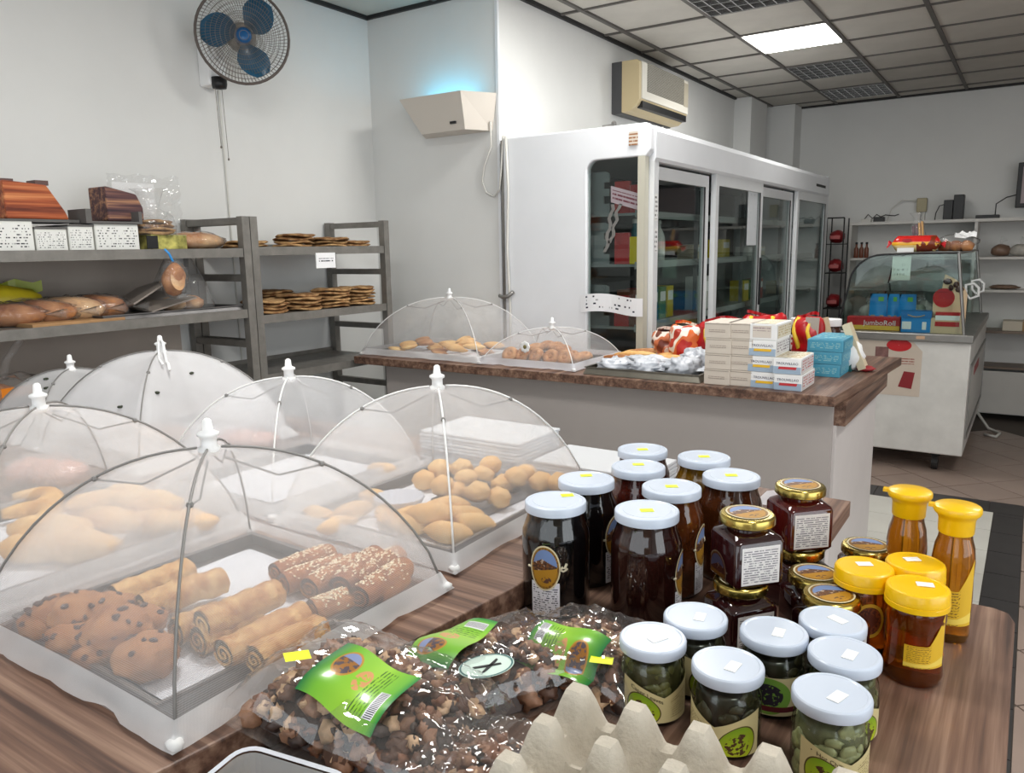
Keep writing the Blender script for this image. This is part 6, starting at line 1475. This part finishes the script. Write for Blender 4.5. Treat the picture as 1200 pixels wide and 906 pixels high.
def nut_bag(cx, cy, z, L, W, H, rz, n, seed, label, lab=None, sticker=None, roundst=None, tiltx=0, tilty=0):
    """a flattened clear bag: heap of nut clusters inside, film outside, printed header label"""
    t = thing('nut_bag', label, 'bag of nuts', (cx, cy, z), rz, 'clear bags of nuts'); t.rotation_euler = (R(tiltx), R(tilty), rz)
    g = random.Random(seed)
    def hgt(a, b): return H*max(0, (1-abs(a)**4.6))**.5*max(0, (1-abs(b)**4.6))**.5
    nb = [MB() for _ in M_nuts]
    for k in range(n):
        a, b = g.uniform(-.98, .98), g.uniform(-.98, .98); hh = hgt(a, b); s = g.choice((.006, .008, .010, .013, .017))*g.uniform(.85, 1.15)
        zz_ = max(s*.8, hh*g.choice((1, 1, 1, .6, .3))-s*1.0); ci = g.choices(range(5), (4, 3, 3, 2, 3))[0]
        blob(nb[ci], (a*L/2*.95, b*W/2*.95, zz_), (s, s*g.uniform(.6, 1), s*g.uniform(.5, .9)), g.uniform(0, 6), k, .55, 2.6, 8, 6, 0, 0, g.uniform(-.8, .8))
    for i, m in enumerate(M_nuts): o = nb[i].build('nut_pieces', m, t, smooth=True); o['kind'] = 'stuff'
    core = MB().grid(lambda u, v: ((u-.5)*L*.93, (v-.5)*W*.93, max(.002, hgt((u-.5)*2, (v-.5)*2)*.62)), 20, 16); core.build('nut_mass', M_nuts[3], t, smooth=True)
    def filmf(u, v):
        a, b = (u-.5)*2, (v-.5)*2; w = mnoise.noise((u*7+seed, v*7, .3))*.007+abs(mnoise.noise((u*13+v*4+seed, v*15-u*9, 2)))*.010
        return (a*(L/2+.018), b*(W/2+.012), hgt(a*.96, b*.96)*1.03+.006+w)
    MB().grid(filmf, 44, 34).build('bag_film', M_filmd, t, smooth=True)
    MB().grid(lambda u, v: ((u-.5)*(L+.036), (v-.5)*(W+.024), .0015), 8, 8).build('bag_underside', M_film, t)
    def surf(x, y):
        a, b = x/(L/2), y/(W/2); return hgt(max(-.96, min(.96, a*.96)), max(-.96, min(.96, b*.96)))*1.04+.016
    if lab:
        x0, y0, lw, lh, ra = lab; c_, s_ = math.cos(ra), math.sin(ra)
        def lf(u, v):
            x, y = (u-.5)*lw, (v-.5)*lh; X, Y = x0+x*c_-y*s_, y0+x*s_+y*c_
            return (X, Y, max(surf(X, Y), .02)+.004*math.sin(u*7))
        MB().grid(lf, 16, 10).build('green_label', M_glab, t, smooth=True)
    if sticker:
        x, y, ra = sticker; o = MB().grid(lambda u, v: ((u-.5)*.030, (v-.5)*.018, surf(x, y)+.006), 1, 1).build('price_sticker', M_ylabel, t); o.location = (x, y, 0); o.rotation_euler = (0, 0, ra)
    if roundst:
        x, y = roundst
        o = MB().lathe([(.001, 0), (.030, 0)], 28, capb=False, capt=False, M=Matrix.Diagonal((1.25, .9, 1, 1))).build('round_sticker', M_round, t); o.location = (x, y, surf(x, y)+.004)
        q = MB().lathe([(.027, .0006), (.029, .0006)], 28, capb=False, capt=False, M=Matrix.Diagonal((1.25, .9, 1, 1))).build('sticker_ring', mat('teal_ink', (60, 110, 110), .5), o)
        q = MB(); q.prism([(-.018, .004), (.0, .0), (.018, -.004), (.018, -.007), (-.001, -.004), (-.017, .0)], .0004, .0012); q.prism([(-.012, -.012), (.002, -.002), (.018, .008), (.019, .005), (.004, -.006), (-.010, -.014)], .0004, .0012)
        q.build('carob_drawing', M_ink, o)
    return t
def on_bag(cx, cy, rz, px, py, z=JZ+.082):
    q = P(px, py, z); dx, dy = q.x-cx, q.y-cy; c_, s_ = math.cos(-rz), math.sin(-rz); return dx*c_-dy*s_, dx*s_+dy*c_
cx_, cy_, rz_ = -.628, .618, R(8)
l_ = on_bag(cx_, cy_, rz_, 410, 798, JZ+.11); k_ = on_bag(cx_, cy_, rz_, 338, 785, JZ+.11)
nut_bag(cx_, cy_, JZ+.034, .255, .185, .066, rz_, 520, 1, 'bag of nut clusters nearest the camera with a green label', (l_[0], l_[1], .112, .088, R(4)-rz_), (k_[0], k_[1], .9), None, 0, 9.5)
cx_, cy_, rz_ = -.575, .80, R(62)
l_ = on_bag(cx_, cy_, rz_, 526, 748); k_ = on_bag(cx_, cy_, rz_, 570, 777)
nut_bag(cx_, cy_, JZ+.003, .235, .15, .066, rz_, 380, 2, 'bag of carob nut bars with green label and round sticker, in the middle', (l_[0], l_[1], .118, .083, R(92)-rz_), None, k_)
cx_, cy_, rz_ = -.475, .905, R(-4)
l_ = on_bag(cx_, cy_, rz_, 659, 748); k_ = on_bag(cx_, cy_, rz_, 705, 783, JZ+.06)
nut_bag(cx_, cy_, JZ+.003, .17, .15, .064, rz_, 320, 3, 'bag of nut clusters just in front of the dark red jar', (l_[0], l_[1], .115, .066, R(176)-rz_), (k_[0], k_[1], .4), None)
q_ = P(545, 885, JZ+.04)
nut_bag(q_.x, q_.y, JZ+.003, .15, .11, .05, R(25), 150, 4, 'dark nut bag squeezed low beside the egg trays', None, None, None)

# ================================================================== egg trays
M_pulp = mat('egg_pulp', (190, 182, 168), .85, var=.08, scale=40, bump=.5, bscale=180)
PT = .0545
def egg_height(fx, fy):
    """round cups at the cell centres, blunt pyramids at the lattice corners, low saddles between"""
    cx_, cy_ = fx-math.floor(fx)-.5, fy-math.floor(fy)-.5
    px_, py_ = .5-abs(cx_), .5-abs(cy_)
    pk = max(px_, py_)*.7+math.hypot(px_, py_)*.3
    peak = min(1, max(0, 1-(pk-.15)/.25))**1.3
    d = math.hypot(cx_, cy_)
    cup = max(0, 1-(d/.44)**2)**.5 if d < .44 else 0
    return .027+.031*peak-.024*cup
def egg_tray_mesh():
    nx, ny, sub, mg = 5, 6, 16, .4; b = MB()
    wx, wy = nx+2*mg, ny+2*mg
    def f(u, v):
        fx, fy = u*wx-mg, v*wy-mg
        if 0 <= fx <= nx and 0 <= fy <= ny: z = egg_height(fx, fy)
        else:
            ox = max(-fx, fx-nx, 0); oy = max(-fy, fy-ny, 0); gx, gy = min(max(fx, 0), nx), min(max(fy, 0), ny)
            px_ = abs(gx-round(gx)); py_ = abs(gy-round(gy)); pk = max(px_+ox, py_+oy) if True else 0
            z = .027+.031*min(1, max(0, 1-(pk-.15)/.25))**1.3; z = z-.010*min(1, max(0, max(ox, oy)-.22)/.18)
        return ((fx-nx/2)*PT, (fy-ny/2)*PT, z)
    b.grid(f, int(wx*sub), int(wy*sub))
    me = b.mesh('egg_tray', M_pulp, True); me.set_sharp_from_angle(angle=R(32)); return me
ETM = egg_tray_mesh()
EN = 6; EZ = 1.065
ex = P(679, 808, EZ+.056)
for k in range(EN):
    o = link('egg_tray', ETM); o.rotation_euler = (0, 0, R(1.0)); o.location = (ex.x+2.5*PT+.004*math.sin(k*2.0+3.1), ex.y-3*PT, JZ+(EZ-JZ)*k/(EN-1))
    md = o.modifiers.new('s', 'SOLIDIFY'); md.thickness = .002; md.offset = -1
    tag(o, 'grey pulp egg tray, %s' % ('topmost of the stack at the bottom of the picture' if k == EN-1 else ORD[k]+' from the bottom of the nested stack'), 'egg tray', 'nested pulp egg trays')
# clear tub at the bottom left
p = P(288, 877, JZ+.064); dr = Vector((-p.x, -p.y, 0)).normalized()
t = thing('plastic_tub', 'clear plastic tub of sweets at the bottom edge of the picture', 'tub', (p.x+dr.x*.093, p.y+dr.y*.093, JZ+.001))
tub_rz = math.atan2(-dr.y, -dr.x)-math.pi/4
def rtub(w, d, r, z, n=6):
    pts = []
    for cx, cy, a0 in ((w-r, d-r, 0), (-w+r, d-r, 90), (-w+r, -d+r, 180), (w-r, -d+r, 270)):
        for k in range(n): a = R(a0+90*k/(n-1)); pts.append((cx+r*math.cos(a), cy+r*math.sin(a), z))
    return pts
rg_ = [rtub(.055, .055, .018, .001), rtub(.066, .066, .02, .062)]
b = MB(); n = len(rg_[0]); b.add([q for r in rg_ for q in r], [tuple(range(n))[::-1]]+[(k, (k+1) % n, n+(k+1) % n, n+k) for k in range(n)]); b.build('tub_wall', film('tub_plastic', (236, 238, 244), .08, 0, 0, .38, 1.5), t)
b = MB(); ro, ri = rtub(.073, .073, .024, .064), rtub(.066, .066, .02, .0645); rd = rtub(.071, .071, .022, .060)
b.add(ro+ri+rd, [(k, (k+1) % n, n+(k+1) % n, n+k) for k in range(n)]+[(k, 2*n+k, 2*n+(k+1) % n, (k+1) % n) for k in range(n)]); b.build('rim', mat('tub_rim', (206, 210, 220), .25), t)
for k in range(6): blob(MB(), (-.03+.03*(k % 3), -.02+.035*(k//3), .022), (.018, .018, .016), k, k, .1, 2, 10, 7).build('sweet', mat(('sweet_yellow', 'sweet_grey')[k % 2], ((206, 200, 120), (150, 150, 160))[k % 2], .4), t, smooth=True)
t.rotation_euler = (0, 0, tub_rz)
